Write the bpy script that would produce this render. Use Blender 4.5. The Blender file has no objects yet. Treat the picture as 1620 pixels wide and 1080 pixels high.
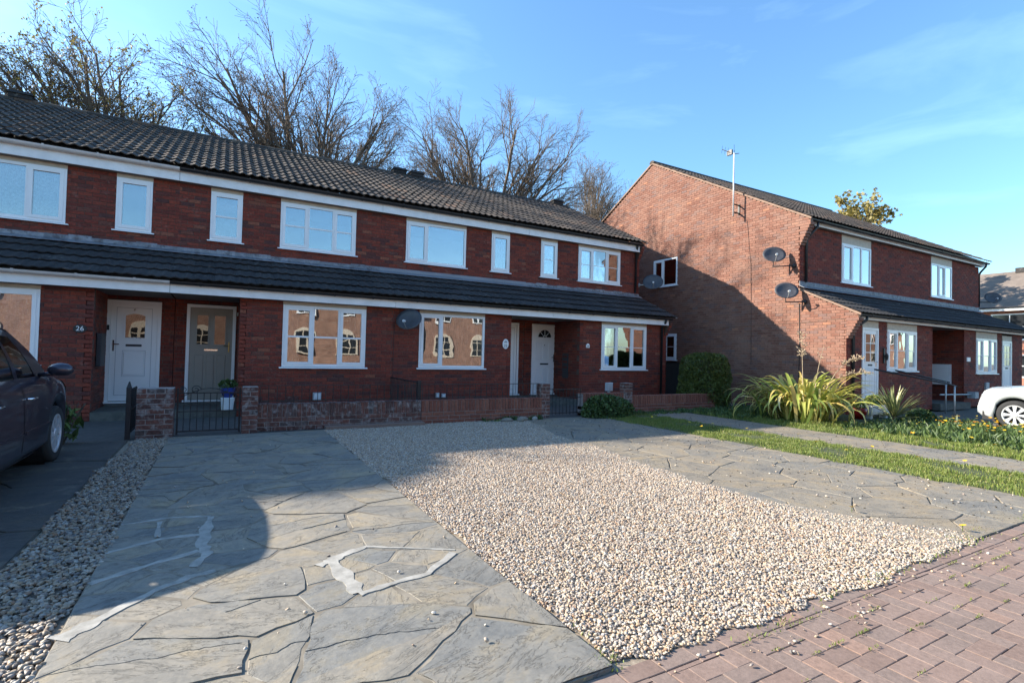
import bpy, math, random
import numpy as np
from mathutils import Vector, Matrix
R = math.radians
random.seed(7)
rng = np.random.default_rng(11)
scene = bpy.context.scene
C = scene.collection

# ------------------------------------------------------------------ camera
cam_data = bpy.data.cameras.new("camera")
cam = bpy.data.objects.new("camera", cam_data)
C.objects.link(cam)
cam_data.sensor_width = 36.0
cam_data.sensor_fit = 'HORIZONTAL'
cam_data.lens = 820.0 / 1620.0 * 36.0
cam_data.clip_start = 0.05
cam_data.clip_end = 6000.0
_r = Vector((0.87090763, -0.49082976, 0.02461781))
_u = Vector((-0.03254894, -0.00762601, 0.99944105))
_f = Vector((0.49036768, 0.87122212, 0.02261754))
M = Matrix((( _r.x, _u.x, -_f.x, 0.0), (_r.y, _u.y, -_f.y, 0.0), (_r.z, _u.z, -_f.z, 1.37), (0, 0, 0, 1)))
cam.matrix_world = M
scene.camera = cam

# ------------------------------------------------------------------ world and sun
SUN = Vector((-1.0, 0.79, 0.68)).normalized()
sun_el = math.asin(SUN.z)
sun_az = math.atan2(SUN.x, SUN.y)
world = bpy.data.worlds.new("World")
scene.world = world
world.use_nodes = True
wn = world.node_tree.nodes
wl = world.node_tree.links
wn.clear()
w_out = wn.new('ShaderNodeOutputWorld')
w_bg = wn.new('ShaderNodeBackground')
w_sky = wn.new('ShaderNodeTexSky')
w_sky.sky_type = 'NISHITA'
w_sky.sun_disc = False
w_sky.sun_elevation = sun_el
w_sky.sun_rotation = sun_az
w_sky.air_density = 1.25
w_sky.dust_density = 0.7
w_sky.ozone_density = 2.6
w_sky.altitude = 0
w_bg.inputs[1].default_value = 0.072
# thin high cloud streaks
tc = wn.new('ShaderNodeTexCoord')
mp = wn.new('ShaderNodeMapping')
mp.inputs['Rotation'].default_value = (0.2, 0.1, 0.9)
mp.inputs['Scale'].default_value = (1.2, 3.2, 9.0)
nz = wn.new('ShaderNodeTexNoise')
nz.inputs['Scale'].default_value = 1.3
nz.inputs['Detail'].default_value = 7
nz.inputs['Roughness'].default_value = 0.55
nz.inputs['Distortion'].default_value = 0.5
cr = wn.new('ShaderNodeValToRGB')
cr.color_ramp.elements[0].position = 0.50
cr.color_ramp.elements[0].color = (0, 0, 0, 1)
cr.color_ramp.elements[1].position = 0.80
cr.color_ramp.elements[1].color = (0.12, 0.12, 0.12, 1)
mx = wn.new('ShaderNodeMixRGB')
mx.inputs[2].default_value = (9.0, 9.6, 10.4, 1)
wl.new(tc.outputs['Generated'], mp.inputs[0])
wl.new(mp.outputs[0], nz.inputs['Vector'])
wl.new(nz.outputs[0], cr.inputs[0])
wl.new(cr.outputs[0], mx.inputs[0])
wl.new(w_sky.outputs[0], mx.inputs[1])
tint = wn.new('ShaderNodeMixRGB')
tint.blend_type = 'MULTIPLY'
tint.inputs[0].default_value = 1.0
tint.inputs[2].default_value = (1.05, 1.43, 1.70, 1)
wl.new(mx.outputs[0], tint.inputs[1])
wl.new(tint.outputs[0], w_bg.inputs[0])
wl.new(w_bg.outputs[0], w_out.inputs[0])

sun_data = bpy.data.lights.new("sun", 'SUN')
sun_data.energy = 5.0
sun_data.angle = R(0.55)
sun_data.color = (1.0, 0.905, 0.765)
sun = bpy.data.objects.new("sun", sun_data)
C.objects.link(sun)
sun.rotation_mode = 'QUATERNION'
sun.rotation_quaternion = SUN.to_track_quat('Z', 'Y')
sun.location = (-30, 30, 30)

scene.view_settings.view_transform = 'Standard'
scene.view_settings.look = 'None'
scene.view_settings.exposure = 1.45
scene.view_settings.gamma = 1.0
scene.view_settings.use_curve_mapping = False

# ------------------------------------------------------------------ helpers
WLOC = {}


class MB:
    def __init__(self):
        self.v = []
        self.f = []

    def add(self, vs, fs):
        n = len(self.v)
        self.v.extend(vs)
        for f in fs:
            self.f.append(tuple(i + n for i in f))

    def box(self, x0, x1, y0, y1, z0, z1):
        self.add([(x0, y0, z0), (x1, y0, z0), (x1, y1, z0), (x0, y1, z0), (x0, y0, z1), (x1, y0, z1), (x1, y1, z1), (x0, y1, z1)],
                 [(0, 3, 2, 1), (4, 5, 6, 7), (0, 1, 5, 4), (1, 2, 6, 5), (2, 3, 7, 6), (3, 0, 4, 7)])
        return self

    def bbox(self, x0, x1, y0, y1, z0, z1, c=0.005):
        """box with chamfered edges round its front (the -y side) and top"""
        self.add([(x0, y1, z0), (x1, y1, z0), (x1, y1, z1), (x0, y1, z1),
                  (x0, y0 + c, z0), (x1, y0 + c, z0), (x1, y0 + c, z1), (x0, y0 + c, z1),
                  (x0 + c, y0, z0 + c), (x1 - c, y0, z0 + c), (x1 - c, y0, z1 - c), (x0 + c, y0, z1 - c)],
                 [(0, 3, 2, 1), (0, 1, 5, 4), (1, 2, 6, 5), (2, 3, 7, 6), (3, 0, 4, 7),
                  (4, 5, 9, 8), (5, 6, 10, 9), (6, 7, 11, 10), (7, 4, 8, 11), (8, 9, 10, 11)])
        return self

    def prism(self, poly, z0, z1, taper=0.0):
        n = len(poly)
        cx = sum(p[0] for p in poly) / n
        cy = sum(p[1] for p in poly) / n
        top = [(cx + (p[0] - cx) * (1 - taper), cy + (p[1] - cy) * (1 - taper), z1) for p in poly]
        self.add([(p[0], p[1], z0) for p in poly] + top,
                 [tuple(range(n))[::-1], tuple(range(n, 2 * n))] + [(i, (i + 1) % n, n + (i + 1) % n, n + i) for i in range(n)])
        return self

    def extr(self, poly, a0, a1, axis='x'):
        """polygon in the plane across an axis, pushed along it"""
        n = len(poly)
        if axis == 'x':
            A = [(a0, p[0], p[1]) for p in poly]
            B = [(a1, p[0], p[1]) for p in poly]
        else:
            A = [(p[0], a0, p[1]) for p in poly]
            B = [(p[0], a1, p[1]) for p in poly]
        self.add(A + B, [tuple(range(n))[::-1], tuple(range(n, 2 * n))] + [(i, (i + 1) % n, n + (i + 1) % n, n + i) for i in range(n)])
        return self

    def tube(self, path, rad, n=6, cap=True):
        P = [Vector(p) for p in path]
        if not hasattr(rad, '__len__'):
            rad = [rad] * len(P)
        base = len(self.v)
        prev = None
        for i, p in enumerate(P):
            if i == 0:
                d = P[1] - P[0]
            elif i == len(P) - 1:
                d = P[-1] - P[-2]
            else:
                d = P[i + 1] - P[i - 1]
            d.normalize()
            if prev is None:
                a = d.cross(Vector((0, 0, 1)))
                if a.length < 0.05:
                    a = d.cross(Vector((1, 0, 0)))
            else:
                a = prev - d * prev.dot(d)
            a.normalize()
            prev = a
            b = d.cross(a)
            for k in range(n):
                t = 2 * math.pi * k / n
                q = p + (a * math.cos(t) + b * math.sin(t)) * rad[i]
                self.v.append((q.x, q.y, q.z))
        for i in range(len(P) - 1):
            for k in range(n):
                k2 = (k + 1) % n
                self.f.append((base + i * n + k, base + i * n + k2, base + (i + 1) * n + k2, base + (i + 1) * n + k))
        if cap:
            self.f.append(tuple(base + k for k in range(n))[::-1])
            self.f.append(tuple(base + (len(P) - 1) * n + k for k in range(n)))
        return self

    def lathe(self, prof, c=(0, 0, 0), axis='z', n=20, cap=True):
        """prof: list of (radius, along)"""
        base = len(self.v)
        for r, h in prof:
            for k in range(n):
                t = 2 * math.pi * k / n
                a, b = r * math.cos(t), r * math.sin(t)
                if axis == 'z':
                    self.v.append((c[0] + a, c[1] + b, c[2] + h))
                elif axis == 'x':
                    self.v.append((c[0] + h, c[1] + a, c[2] + b))
                else:
                    self.v.append((c[0] + a, c[1] + h, c[2] + b))
        for i in range(len(prof) - 1):
            for k in range(n):
                k2 = (k + 1) % n
                self.f.append((base + i * n + k, base + i * n + k2, base + (i + 1) * n + k2, base + (i + 1) * n + k))
        if cap:
            self.f.append(tuple(base + k for k in range(n))[::-1])
            self.f.append(tuple(base + (len(prof) - 1) * n + k for k in range(n)))
        return self

    def ell(self, c, r, n=10, m=7):
        prof = []
        for i in range(m + 1):
            t = math.pi * i / m
            prof.append((max(1e-4, math.sin(t)), -math.cos(t)))
        base = len(self.v)
        self.lathe(prof, (0, 0, 0), 'z', n)
        for i in range(base, len(self.v)):
            x, y, z = self.v[i]
            self.v[i] = (c[0] + x * r[0], c[1] + y * r[1], c[2] + z * r[2])
        return self


def mesh_of(name, mb, mat, smooth=False):
    me = bpy.data.meshes.new(name)
    me.from_pydata(mb.v, [], mb.f)
    if mat:
        for m_ in (mat if isinstance(mat, (list, tuple)) else [mat]):
            me.materials.append(m_)
    if smooth:
        me.polygons.foreach_set('use_smooth', [True] * len(me.polygons))
    me.update()
    return me


def put(name, me, parent=None, loc=(0, 0, 0), rotz=0.0, local=False, kind=None, label=None, cat=None, group=None, scale=None, rot=None):
    o = bpy.data.objects.new(name, me)
    C.objects.link(o)
    if parent is not None:
        o.parent = parent
        if not local:
            p = WLOC.get(parent.name, (0, 0, 0))
            o.location = (loc[0] - p[0], loc[1] - p[1], loc[2] - p[2])
            WLOC[o.name] = loc
        else:
            o.location = loc
    else:
        o.location = loc
        WLOC[o.name] = tuple(loc)
    if rot is not None:
        o.rotation_euler = rot
    elif rotz:
        o.rotation_euler = (0, 0, rotz)
    if scale is not None:
        o.scale = scale
    if kind:
        o['kind'] = kind
    if label:
        o['label'] = label
    if cat:
        o['category'] = cat
    if group:
        o['group'] = group
    return o


def thing(name, label, cat, loc=(0, 0, 0), group=None, rotz=0.0):
    return put(name, None, None, loc, rotz, label=label, cat=cat, group=group)


def obj(name, mb, mat, parent=None, smooth=False, local=False, **kw):
    """mesh in world coordinates (or in the parent's own when local); origin at the parent's base"""
    me = mesh_of(name, mb, mat, smooth)
    if parent is None or local:
        return put(name, me, parent, (0, 0, 0), local=local, **kw)
    return put(name, me, parent, (0, 0, 0), **kw)


def np_mesh(name, V, F, mat, smooth=False):
    """V (n,3), F (m,k) with k 3 or 4"""
    me = bpy.data.meshes.new(name)
    me.vertices.add(len(V))
    me.vertices.foreach_set('co', np.asarray(V, dtype=np.float32).ravel())
    k = F.shape[1]
    me.loops.add(F.size)
    me.loops.foreach_set('vertex_index', F.astype(np.int32).ravel())
    me.polygons.add(len(F))
    me.polygons.foreach_set('loop_start', np.arange(0, F.size, k, dtype=np.int32))
    me.polygons.foreach_set('loop_total', np.full(len(F), k, dtype=np.int32))
    me.materials.append(mat)
    if smooth:
        me.polygons.foreach_set('use_smooth', np.ones(len(F), dtype=bool))
    me.update(calc_edges=True)
    me.validate()
    return me


# ------------------------------------------------------------------ materials
def newmat(name):
    m = bpy.data.materials.new(name)
    m.use_nodes = True
    nt = m.node_tree
    b = nt.nodes['Principled BSDF']
    return m, nt, b


def N(nt, t, **kw):
    n = nt.nodes.new(t)
    for k, v in kw.items():
        setattr(n, k, v)
    return n


def ramp(nt, pts, interp='LINEAR'):
    r = nt.nodes.new('ShaderNodeValToRGB')
    r.color_ramp.interpolation = interp
    e = r.color_ramp.elements
    while len(e) < len(pts):
        e.new(0.5)
    for i, (p, c) in enumerate(pts):
        e[i].position = p
        e[i].color = (c[0], c[1], c[2], 1)
    return r


def noise(nt, scale, detail=4, rough=0.55, coord='Object', dist=0.0, scl=None):
    t = nt.nodes.new('ShaderNodeTexCoord')
    n = nt.nodes.new('ShaderNodeTexNoise')
    n.inputs['Scale'].default_value = scale
    n.inputs['Detail'].default_value = detail
    n.inputs['Roughness'].default_value = rough
    n.inputs['Distortion'].default_value = dist
    if scl:
        mp_ = nt.nodes.new('ShaderNodeMapping')
        mp_.inputs['Scale'].default_value = scl
        nt.links.new(t.outputs[coord], mp_.inputs[0])
        nt.links.new(mp_.outputs[0], n.inputs['Vector'])
    else:
        nt.links.new(t.outputs[coord], n.inputs['Vector'])
    return n


def world_noise(nt, scale, detail=4, rough=0.55, scl=(1, 1, 1), dist=0.0):
    g = nt.nodes.new('ShaderNodeNewGeometry')
    mp_ = nt.nodes.new('ShaderNodeMapping')
    mp_.inputs['Scale'].default_value = scl
    n = nt.nodes.new('ShaderNodeTexNoise')
    n.inputs['Scale'].default_value = scale
    n.inputs['Detail'].default_value = detail
    n.inputs['Roughness'].default_value = rough
    n.inputs['Distortion'].default_value = dist
    nt.links.new(g.outputs['Position'], mp_.inputs[0])
    nt.links.new(mp_.outputs[0], n.inputs['Vector'])
    return n


def mixc(nt, fac, a, b, mode='MIX'):
    m = nt.nodes.new('ShaderNodeMixRGB')
    m.blend_type = mode
    for i, x in ((0, fac), (1, a), (2, b)):
        if isinstance(x, (int, float)):
            m.inputs[i].default_value = x if i == 0 else (x, x, x, 1)
        elif isinstance(x, tuple):
            m.inputs[i].default_value = (x[0], x[1], x[2], 1)
        else:
            nt.links.new(x, m.inputs[i])
    return m.outputs[0]


def bump(nt, b, h, strength=0.3, dist=0.01):
    bn = nt.nodes.new('ShaderNodeBump')
    bn.inputs['Strength'].default_value = strength
    bn.inputs['Distance'].default_value = dist
    nt.links.new(h, bn.inputs['Height'])
    nt.links.new(bn.outputs[0], b.inputs['Normal'])


def rand_island(nt):
    """a random number per brick or stone: by object and by loose piece"""
    g = nt.nodes.new('ShaderNodeNewGeometry')
    o = nt.nodes.new('ShaderNodeObjectInfo')
    a = nt.nodes.new('ShaderNodeMath')
    a.operation = 'ADD'
    f = nt.nodes.new('ShaderNodeMath')
    f.operation = 'FRACT'
    nt.links.new(g.outputs['Random Per Island'], a.inputs[0])
    nt.links.new(o.outputs['Random'], a.inputs[1])
    nt.links.new(a.outputs[0], f.inputs[0])
    return f.outputs[0]


def mat_pieces(name, pts, nscale=40, namt=0.35, rough=0.85, bstr=0.4, bdist=0.004, patch=None):
    m, nt, b = newmat(name)
    r = ramp(nt, pts)
    nt.links.new(rand_island(nt), r.inputs[0])
    n = world_noise(nt, nscale, 5, 0.6)
    rr = ramp(nt, [(0.3, (1 - namt,) * 3), (0.7, (1 + namt * 0.6,) * 3)])
    nt.links.new(n.outputs[0], rr.inputs[0])
    col = mixc(nt, 1.0, r.outputs[0], rr.outputs[0], 'MULTIPLY')
    if patch:
        sc, lo, hi, c, amt = patch
        n2 = world_noise(nt, sc, 6, 0.65)
        r2 = ramp(nt, [(lo, (0, 0, 0)), (hi, (amt,) * 3)])
        nt.links.new(n2.outputs[0], r2.inputs[0])
        col = mixc(nt, r2.outputs[0], col, c)
    nt.links.new(col, b.inputs['Base Color'])
    b.inputs['Roughness'].default_value = rough
    bump(nt, b, n.outputs[0], bstr, bdist)
    return m


def mat_plain(name, col, rough=0.5, metal=0.0, var=0.12, nscale=6, bstr=0.0, bdist=0.002, spec=None, coat=0.0):
    m, nt, b = newmat(name)
    n = world_noise(nt, nscale, 4, 0.6)
    rr = ramp(nt, [(0.3, tuple(c * (1 - var) for c in col)), (0.72, tuple(min(1, c * (1 + var)) for c in col))])
    nt.links.new(n.outputs[0], rr.inputs[0])
    nt.links.new(rr.outputs[0], b.inputs['Base Color'])
    b.inputs['Roughness'].default_value = rough
    b.inputs['Metallic'].default_value = metal
    if spec is not None:
        b.inputs['Specular IOR Level'].default_value = spec
    if coat:
        b.inputs['Coat Weight'].default_value = coat
        b.inputs['Coat Roughness'].default_value = 0.04
    if bstr:
        n2 = world_noise(nt, nscale * 12, 3, 0.6)
        bump(nt, b, n2.outputs[0], bstr, bdist)
    return m


BR = [(0.0, (0.130, 0.027, 0.018)), (0.25, (0.190, 0.034, 0.020)), (0.55, (0.235, 0.045, 0.024)), (0.78, (0.165, 0.037, 0.024)),
      (0.92, (0.085, 0.030, 0.027)), (1.0, (0.270, 0.085, 0.047))]
m_brick = mat_pieces('brick_red', BR, 30, 0.4, 0.88, 0.5, 0.004, (9, 0.60, 0.74, (0.27, 0.16, 0.13), 0.5))
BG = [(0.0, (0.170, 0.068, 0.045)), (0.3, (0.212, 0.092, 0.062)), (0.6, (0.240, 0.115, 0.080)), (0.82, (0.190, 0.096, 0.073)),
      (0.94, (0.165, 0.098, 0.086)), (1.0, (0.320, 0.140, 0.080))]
m_brickg = mat_pieces('brick_gable_sunlit', BG, 30, 0.35, 0.88, 0.5, 0.004, (0.9, 0.50, 0.70, (0.27, 0.155, 0.112), 0.5))  # lighter copy of the brick; the gable's sunlight is put into its colour
BW = [(0.0, (0.085, 0.040, 0.034)), (0.35, (0.125, 0.052, 0.040)), (0.7, (0.17, 0.065, 0.046)), (1.0, (0.085, 0.060, 0.055))]
m_brickw = mat_pieces('brick_garden_wall', BW, 25, 0.45, 0.92, 0.6, 0.005, (11, 0.50, 0.66, (0.34, 0.31, 0.29), 0.70))
m_mortar = mat_plain('mortar', (0.115, 0.075, 0.062), 0.95, var=0.3, nscale=14, bstr=0.3)
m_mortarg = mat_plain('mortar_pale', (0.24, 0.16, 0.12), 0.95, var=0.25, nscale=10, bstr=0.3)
m_mortarw = mat_plain('mortar_wall', (0.27, 0.23, 0.21), 0.95, var=0.35, nscale=14, bstr=0.3)
m_upvc = mat_plain('white_upvc', (0.80, 0.80, 0.80), 0.28, var=0.03, nscale=2)
m_fascia = mat_plain('fascia_paint', (0.78, 0.77, 0.77), 0.40, var=0.10, nscale=3.5)
m_panel = mat_plain('cream_panel', (0.50, 0.42, 0.33), 0.6, var=0.12, nscale=8)
m_gutb = mat_plain('gutter_black', (0.018, 0.019, 0.022), 0.4, var=0.2)
m_gutw = mat_plain('gutter_white', (0.62, 0.58, 0.56), 0.4, var=0.12, nscale=5)
m_lead = mat_pieces('lead_flashing', [(0, (0.17, 0.18, 0.20)), (1, (0.25, 0.26, 0.28))], 12, 0.35, 0.6, 0.4, 0.006, (7, 0.52, 0.62, (0.07, 0.06, 0.065), 0.8))
m_soffit = mat_plain('soffit', (0.16, 0.14, 0.13), 0.7, var=0.1)
m_black = mat_plain('black_iron', (0.014, 0.014, 0.016), 0.5, var=0.3)
m_dish = mat_plain('dish_grey', (0.055, 0.055, 0.062), 0.45, var=0.25, nscale=9)
m_galv = mat_plain('galvanised_steel', (0.36, 0.37, 0.38), 0.45, 0.5, 0.1)
m_alum = mat_plain('aluminium', (0.80, 0.80, 0.82), 0.3, 0.6, 0.05)
m_inner = mat_plain('inner_wall', (0.16, 0.145, 0.13), 0.9, var=0.1)
m_grey = mat_plain('grey_plastic', (0.34, 0.36, 0.38), 0.5, var=0.1)
m_greyd = mat_plain('dark_grey_board', (0.028, 0.028, 0.032), 0.5, var=0.2)
m_cable = mat_plain('cable', (0.02, 0.016, 0.015), 0.6)
m_cement = mat_plain('cement', (0.29, 0.278, 0.25), 0.92, var=0.30, nscale=14, bstr=0.4)
m_concrete = mat_plain('concrete', (0.075, 0.070, 0.065), 0.95, var=0.25, nscale=7, bstr=0.4)
m_step = mat_plain('stone_step', (0.095, 0.09, 0.078), 0.9, var=0.3, nscale=9, bstr=0.3)
m_terra = mat_plain('terracotta', (0.16, 0.05, 0.035), 0.7, var=0.2)
m_redpot = mat_plain('red_glaze', (0.22, 0.012, 0.012), 0.25)
m_whitepot = mat_plain('white_plastic', (0.62, 0.62, 0.62), 0.4)
m_bluepot = mat_plain('blue_glaze', (0.03, 0.05, 0.22), 0.25)
m_doorgrey = mat_plain('door_grey_paint', (0.27, 0.245, 0.21), 0.4, var=0.04)
m_brass = mat_plain('brass', (0.5, 0.36, 0.14), 0.35, 0.9)
m_chrome = mat_plain('chrome', (0.75, 0.75, 0.76), 0.15, 1.0, 0.02)
m_recess = mat_plain('panel_groove', (0.42, 0.43, 0.46), 0.5, var=0.05)



def mat_brickwall(name, c1, c2, cm, swap=False):
    m, nt, b = newmat(name)
    g = nt.nodes.new('ShaderNodeNewGeometry')
    sp = nt.nodes.new('ShaderNodeSeparateXYZ')
    cb = nt.nodes.new('ShaderNodeCombineXYZ')
    nt.links.new(g.outputs['Position'], sp.inputs[0])
    nt.links.new(sp.outputs['Y' if swap else 'X'], cb.inputs['X'])
    nt.links.new(sp.outputs['Z'], cb.inputs['Y'])
    t = nt.nodes.new('ShaderNodeTexBrick')
    t.inputs['Scale'].default_value = 1.0
    t.inputs['Brick Width'].default_value = 0.225
    t.inputs['Row Height'].default_value = 0.075
    t.inputs['Mortar Size'].default_value = 0.005
    t.inputs['Color1'].default_value = c1 + (1,)
    t.inputs['Color2'].default_value = c2 + (1,)
    t.inputs['Mortar'].default_value = cm + (1,)
    nt.links.new(cb.outputs[0], t.inputs['Vector'])
    n = world_noise(nt, 2.5, 6, 0.7)
    rr = ramp(nt, [(0.3, (0.72,) * 3), (0.7, (1.25,) * 3)])
    nt.links.new(n.outputs[0], rr.inputs[0])
    nt.links.new(mixc(nt, 1.0, t.outputs[0], rr.outputs[0], 'MULTIPLY'), b.inputs['Base Color'])
    b.inputs['Roughness'].default_value = 0.9
    return m


m_opp = mat_brickwall('opposite_brick', (0.26, 0.135, 0.09), (0.19, 0.095, 0.066), (0.30, 0.23, 0.18))

# roof tiles: dark concrete with lichen
m_tile = mat_pieces('roof_tile', [(0, (0.036, 0.028, 0.023)), (0.5, (0.053, 0.041, 0.033)), (0.85, (0.078, 0.060, 0.047)), (1.0, (0.110, 0.062, 0.038))],
                    26, 0.45, 0.9, 0.6, 0.006, (5.0, 0.58, 0.72, (0.20, 0.165, 0.11), 0.40))
m_tiledark = mat_pieces('roof_tile_dark', [(0, (0.021, 0.020, 0.021)), (0.5, (0.030, 0.028, 0.029)), (1.0, (0.042, 0.038, 0.037))],
                        26, 0.45, 0.9, 0.6, 0.006, (5.5, 0.62, 0.70, (0.22, 0.20, 0.18), 0.45))


def mat_glass(name, tint=(0.75, 0.82, 0.85), boost=2.0, base=0.05):
    m, nt, b = newmat(name)
    nt.nodes.remove(b)
    out = nt.nodes['Material Output']
    fr = N(nt, 'ShaderNodeFresnel')
    fr.inputs[0].default_value = 1.5
    mu = N(nt, 'ShaderNodeMath', operation='MULTIPLY_ADD')
    mu.inputs[1].default_value = boost
    mu.inputs[2].default_value = base
    mu.use_clamp = True
    gl = N(nt, 'ShaderNodeBsdfGlossy')
    gl.inputs['Roughness'].default_value = 0.0
    gl.inputs['Color'].default_value = (0.97, 0.98, 1.0, 1)
    tr = N(nt, 'ShaderNodeBsdfTransparent')
    tr.inputs[0].default_value = (tint[0], tint[1], tint[2], 1)
    mi = N(nt, 'ShaderNodeMixShader')
    nz_ = noise(nt, 1.6, 2, 0.5)
    bn = N(nt, 'ShaderNodeBump')
    bn.inputs['Strength'].default_value = 0.11
    bn.inputs['Distance'].default_value = 0.02
    nt.links.new(nz_.outputs[0], bn.inputs['Height'])
    nt.links.new(bn.outputs[0], gl.inputs['Normal'])
    nt.links.new(fr.outputs[0], mu.inputs[0])
    nt.links.new(mu.outputs[0], mi.inputs[0])
    nt.links.new(tr.outputs[0], mi.inputs[1])
    nt.links.new(gl.outputs[0], mi.inputs[2])
    nt.links.new(mi.outputs[0], out.inputs[0])
    return m


m_glass = mat_glass('window_glass', boost=3.6, base=0.10)
m_carglass = mat_glass('car_glass', (0.25, 0.27, 0.27), 1.3, 0.03)

# curtains and blinds
m_net = mat_plain('net_curtain', (0.34, 0.36, 0.42), 0.9, var=0.45, nscale=26)
m_curt = mat_plain('plain_curtain', (0.17, 0.17, 0.18), 0.9, var=0.1, nscale=5)
m_blind = mat_plain('blind_slats', (0.12, 0.14, 0.18), 0.6, var=0.03)
m_roller = mat_plain('roller_blind', (0.10, 0.16, 0.20), 0.8, var=0.05)


def slab_noise(nt, scale, detail, rough, scl, dist, off=0.0):
    t = nt.nodes.new('ShaderNodeTexCoord')
    oi = nt.nodes.new('ShaderNodeObjectInfo')
    an = nt.nodes.new('ShaderNodeMath')
    an.operation = 'MULTIPLY_ADD'
    an.inputs[1].default_value = 2.6
    an.inputs[2].default_value = -1.3
    nt.links.new(oi.outputs['Random'], an.inputs[0])
    vr = nt.nodes.new('ShaderNodeVectorRotate')
    vr.rotation_type = 'Z_AXIS'
    nt.links.new(t.outputs['Object'], vr.inputs['Vector'])
    nt.links.new(an.outputs[0], vr.inputs['Angle'])
    mu = nt.nodes.new('ShaderNodeMath')
    mu.operation = 'MULTIPLY'
    mu.inputs[1].default_value = 37.0
    nt.links.new(oi.outputs['Random'], mu.inputs[0])
    ad = nt.nodes.new('ShaderNodeVectorMath')
    ad.operation = 'ADD'
    nt.links.new(vr.outputs[0], ad.inputs[0])
    nt.links.new(mu.outputs[0], ad.inputs[1])
    mp_ = nt.nodes.new('ShaderNodeMapping')
    mp_.inputs['Scale'].default_value = scl
    mp_.inputs['Location'].default_value = (off, off, 0)
    nt.links.new(ad.outputs[0], mp_.inputs[0])
    n = nt.nodes.new('ShaderNodeTexNoise')
    n.inputs['Scale'].default_value = scale
    n.inputs['Detail'].default_value = detail
    n.inputs['Roughness'].default_value = rough
    n.inputs['Distortion'].default_value = dist
    nt.links.new(mp_.outputs[0], n.inputs['Vector'])
    return n


def mat_stone(name, c1, c2, c3, bstr=0.7, pdist=0.012):
    m, nt, b = newmat(name)
    rnd = rand_island(nt)
    r = ramp(nt, [(0.0, c1), (0.5, c2), (1.0, c3)])
    nt.links.new(rnd, r.inputs[0])
    n1 = slab_noise(nt, 2.6, 9, 0.68, (1.0, 1.4, 1.0), 0.4)
    n2 = world_noise(nt, 30, 5, 0.65)
    n3 = slab_noise(nt, 3.2, 10, 0.72, (0.8, 2.2, 1.0), 0.6, 3.0)
    rr = ramp(nt, [(0.30, (0.62, 0.66, 0.72)), (0.50, (1.0, 1.0, 1.0)), (0.60, (1.12, 1.04, 0.90)), (0.72, (1.42, 1.28, 1.05))])
    nt.links.new(n1.outputs[0], rr.inputs[0])
    col = mixc(nt, 1.0, r.outputs[0], rr.outputs[0], 'MULTIPLY')
    r2 = ramp(nt, [(0.35, (0.88,) * 3), (0.65, (1.10,) * 3)])
    nt.links.new(n2.outputs[0], r2.inputs[0])
    col = mixc(nt, 1.0, col, r2.outputs[0], 'MULTIPLY')
    # riven layers: thin dark lips where the slate has split
    r3 = ramp(nt, [(0.474, (0, 0, 0)), (0.481, (0.9, 0.9, 0.9)), (0.488, (0, 0, 0))])
    nt.links.new(n3.outputs[0], r3.inputs[0])
    n4 = world_noise(nt, 1.1, 3, 0.5)
    r4 = ramp(nt, [(0.44, (0, 0, 0)), (0.56, (1, 1, 1))])
    nt.links.new(n4.outputs[0], r4.inputs[0])
    lip = mixc(nt, 1.0, r3.outputs[0], r4.outputs[0], 'MULTIPLY')
    col = mixc(nt, lip, col, (0.045, 0.04, 0.035))
    n6 = slab_noise(nt, 7.0, 9, 0.76, (0.9, 1.9, 1.0), 0.7, 9.0)
    r6 = ramp(nt, [(0.488, (0, 0, 0)), (0.494, (0.8, 0.8, 0.8)), (0.500, (0, 0, 0))])
    nt.links.new(n6.outputs[0], r6.inputs[0])
    n7 = world_noise(nt, 1.7, 3, 0.5)
    r7 = ramp(nt, [(0.50, (0, 0, 0)), (0.58, (1, 1, 1))])
    nt.links.new(n7.outputs[0], r7.inputs[0])
    col = mixc(nt, mixc(nt, 1.0, r6.outputs[0], r7.outputs[0], 'MULTIPLY'), col, (0.05, 0.045, 0.04))
    # sandy and rusty staining
    n8 = world_noise(nt, 3.1, 7, 0.7)
    r8 = ramp(nt, [(0.56, (0, 0, 0)), (0.70, (0.40, 0.40, 0.40))])
    nt.links.new(n8.outputs[0], r8.inputs[0])
    col = mixc(nt, r8.outputs[0], col, (0.27, 0.225, 0.165))
    nt.links.new(col, b.inputs['Base Color'])
    b.inputs['Roughness'].default_value = 0.72
    r5 = ramp(nt, [(0.0, (0, 0, 0)), (0.475, (0.35,) * 3), (0.49, (0.75,) * 3), (1.0, (1, 1, 1))])
    nt.links.new(n3.outputs[0], r5.inputs[0])
    hh = mixc(nt, 0.25, r5.outputs[0], n2.outputs[0])
    bump(nt, b, hh, bstr, pdist)
    return m


m_slab = mat_stone('riven_stone', (0.182, 0.170, 0.146), (0.236, 0.208, 0.163), (0.158, 0.157, 0.146), 0.8, 0.014)
m_slab2 = mat_stone('weathered_stone', (0.200, 0.172, 0.132), (0.225, 0.192, 0.145), (0.180, 0.165, 0.138), 0.7, 0.012)
m_slab3 = mat_stone('dark_stone', (0.060, 0.056, 0.052), (0.068, 0.062, 0.055), (0.054, 0.054, 0.053), 0.6, 0.010)
m_joint = mat_plain('joint_cement', (0.175, 0.152, 0.118), 0.95, var=0.55, nscale=3.3, bstr=0.6)
m_joint2 = mat_plain('joint_soil', (0.10, 0.085, 0.062), 0.95, var=0.35, nscale=11, bstr=0.5)
m_joint3 = mat_plain('joint_grit', (0.15, 0.115, 0.09), 0.95, var=0.35, nscale=11, bstr=0.5)
m_soil = mat_plain('soil', (0.055, 0.045, 0.032), 0.95, var=0.35, nscale=9, bstr=0.6)
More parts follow.
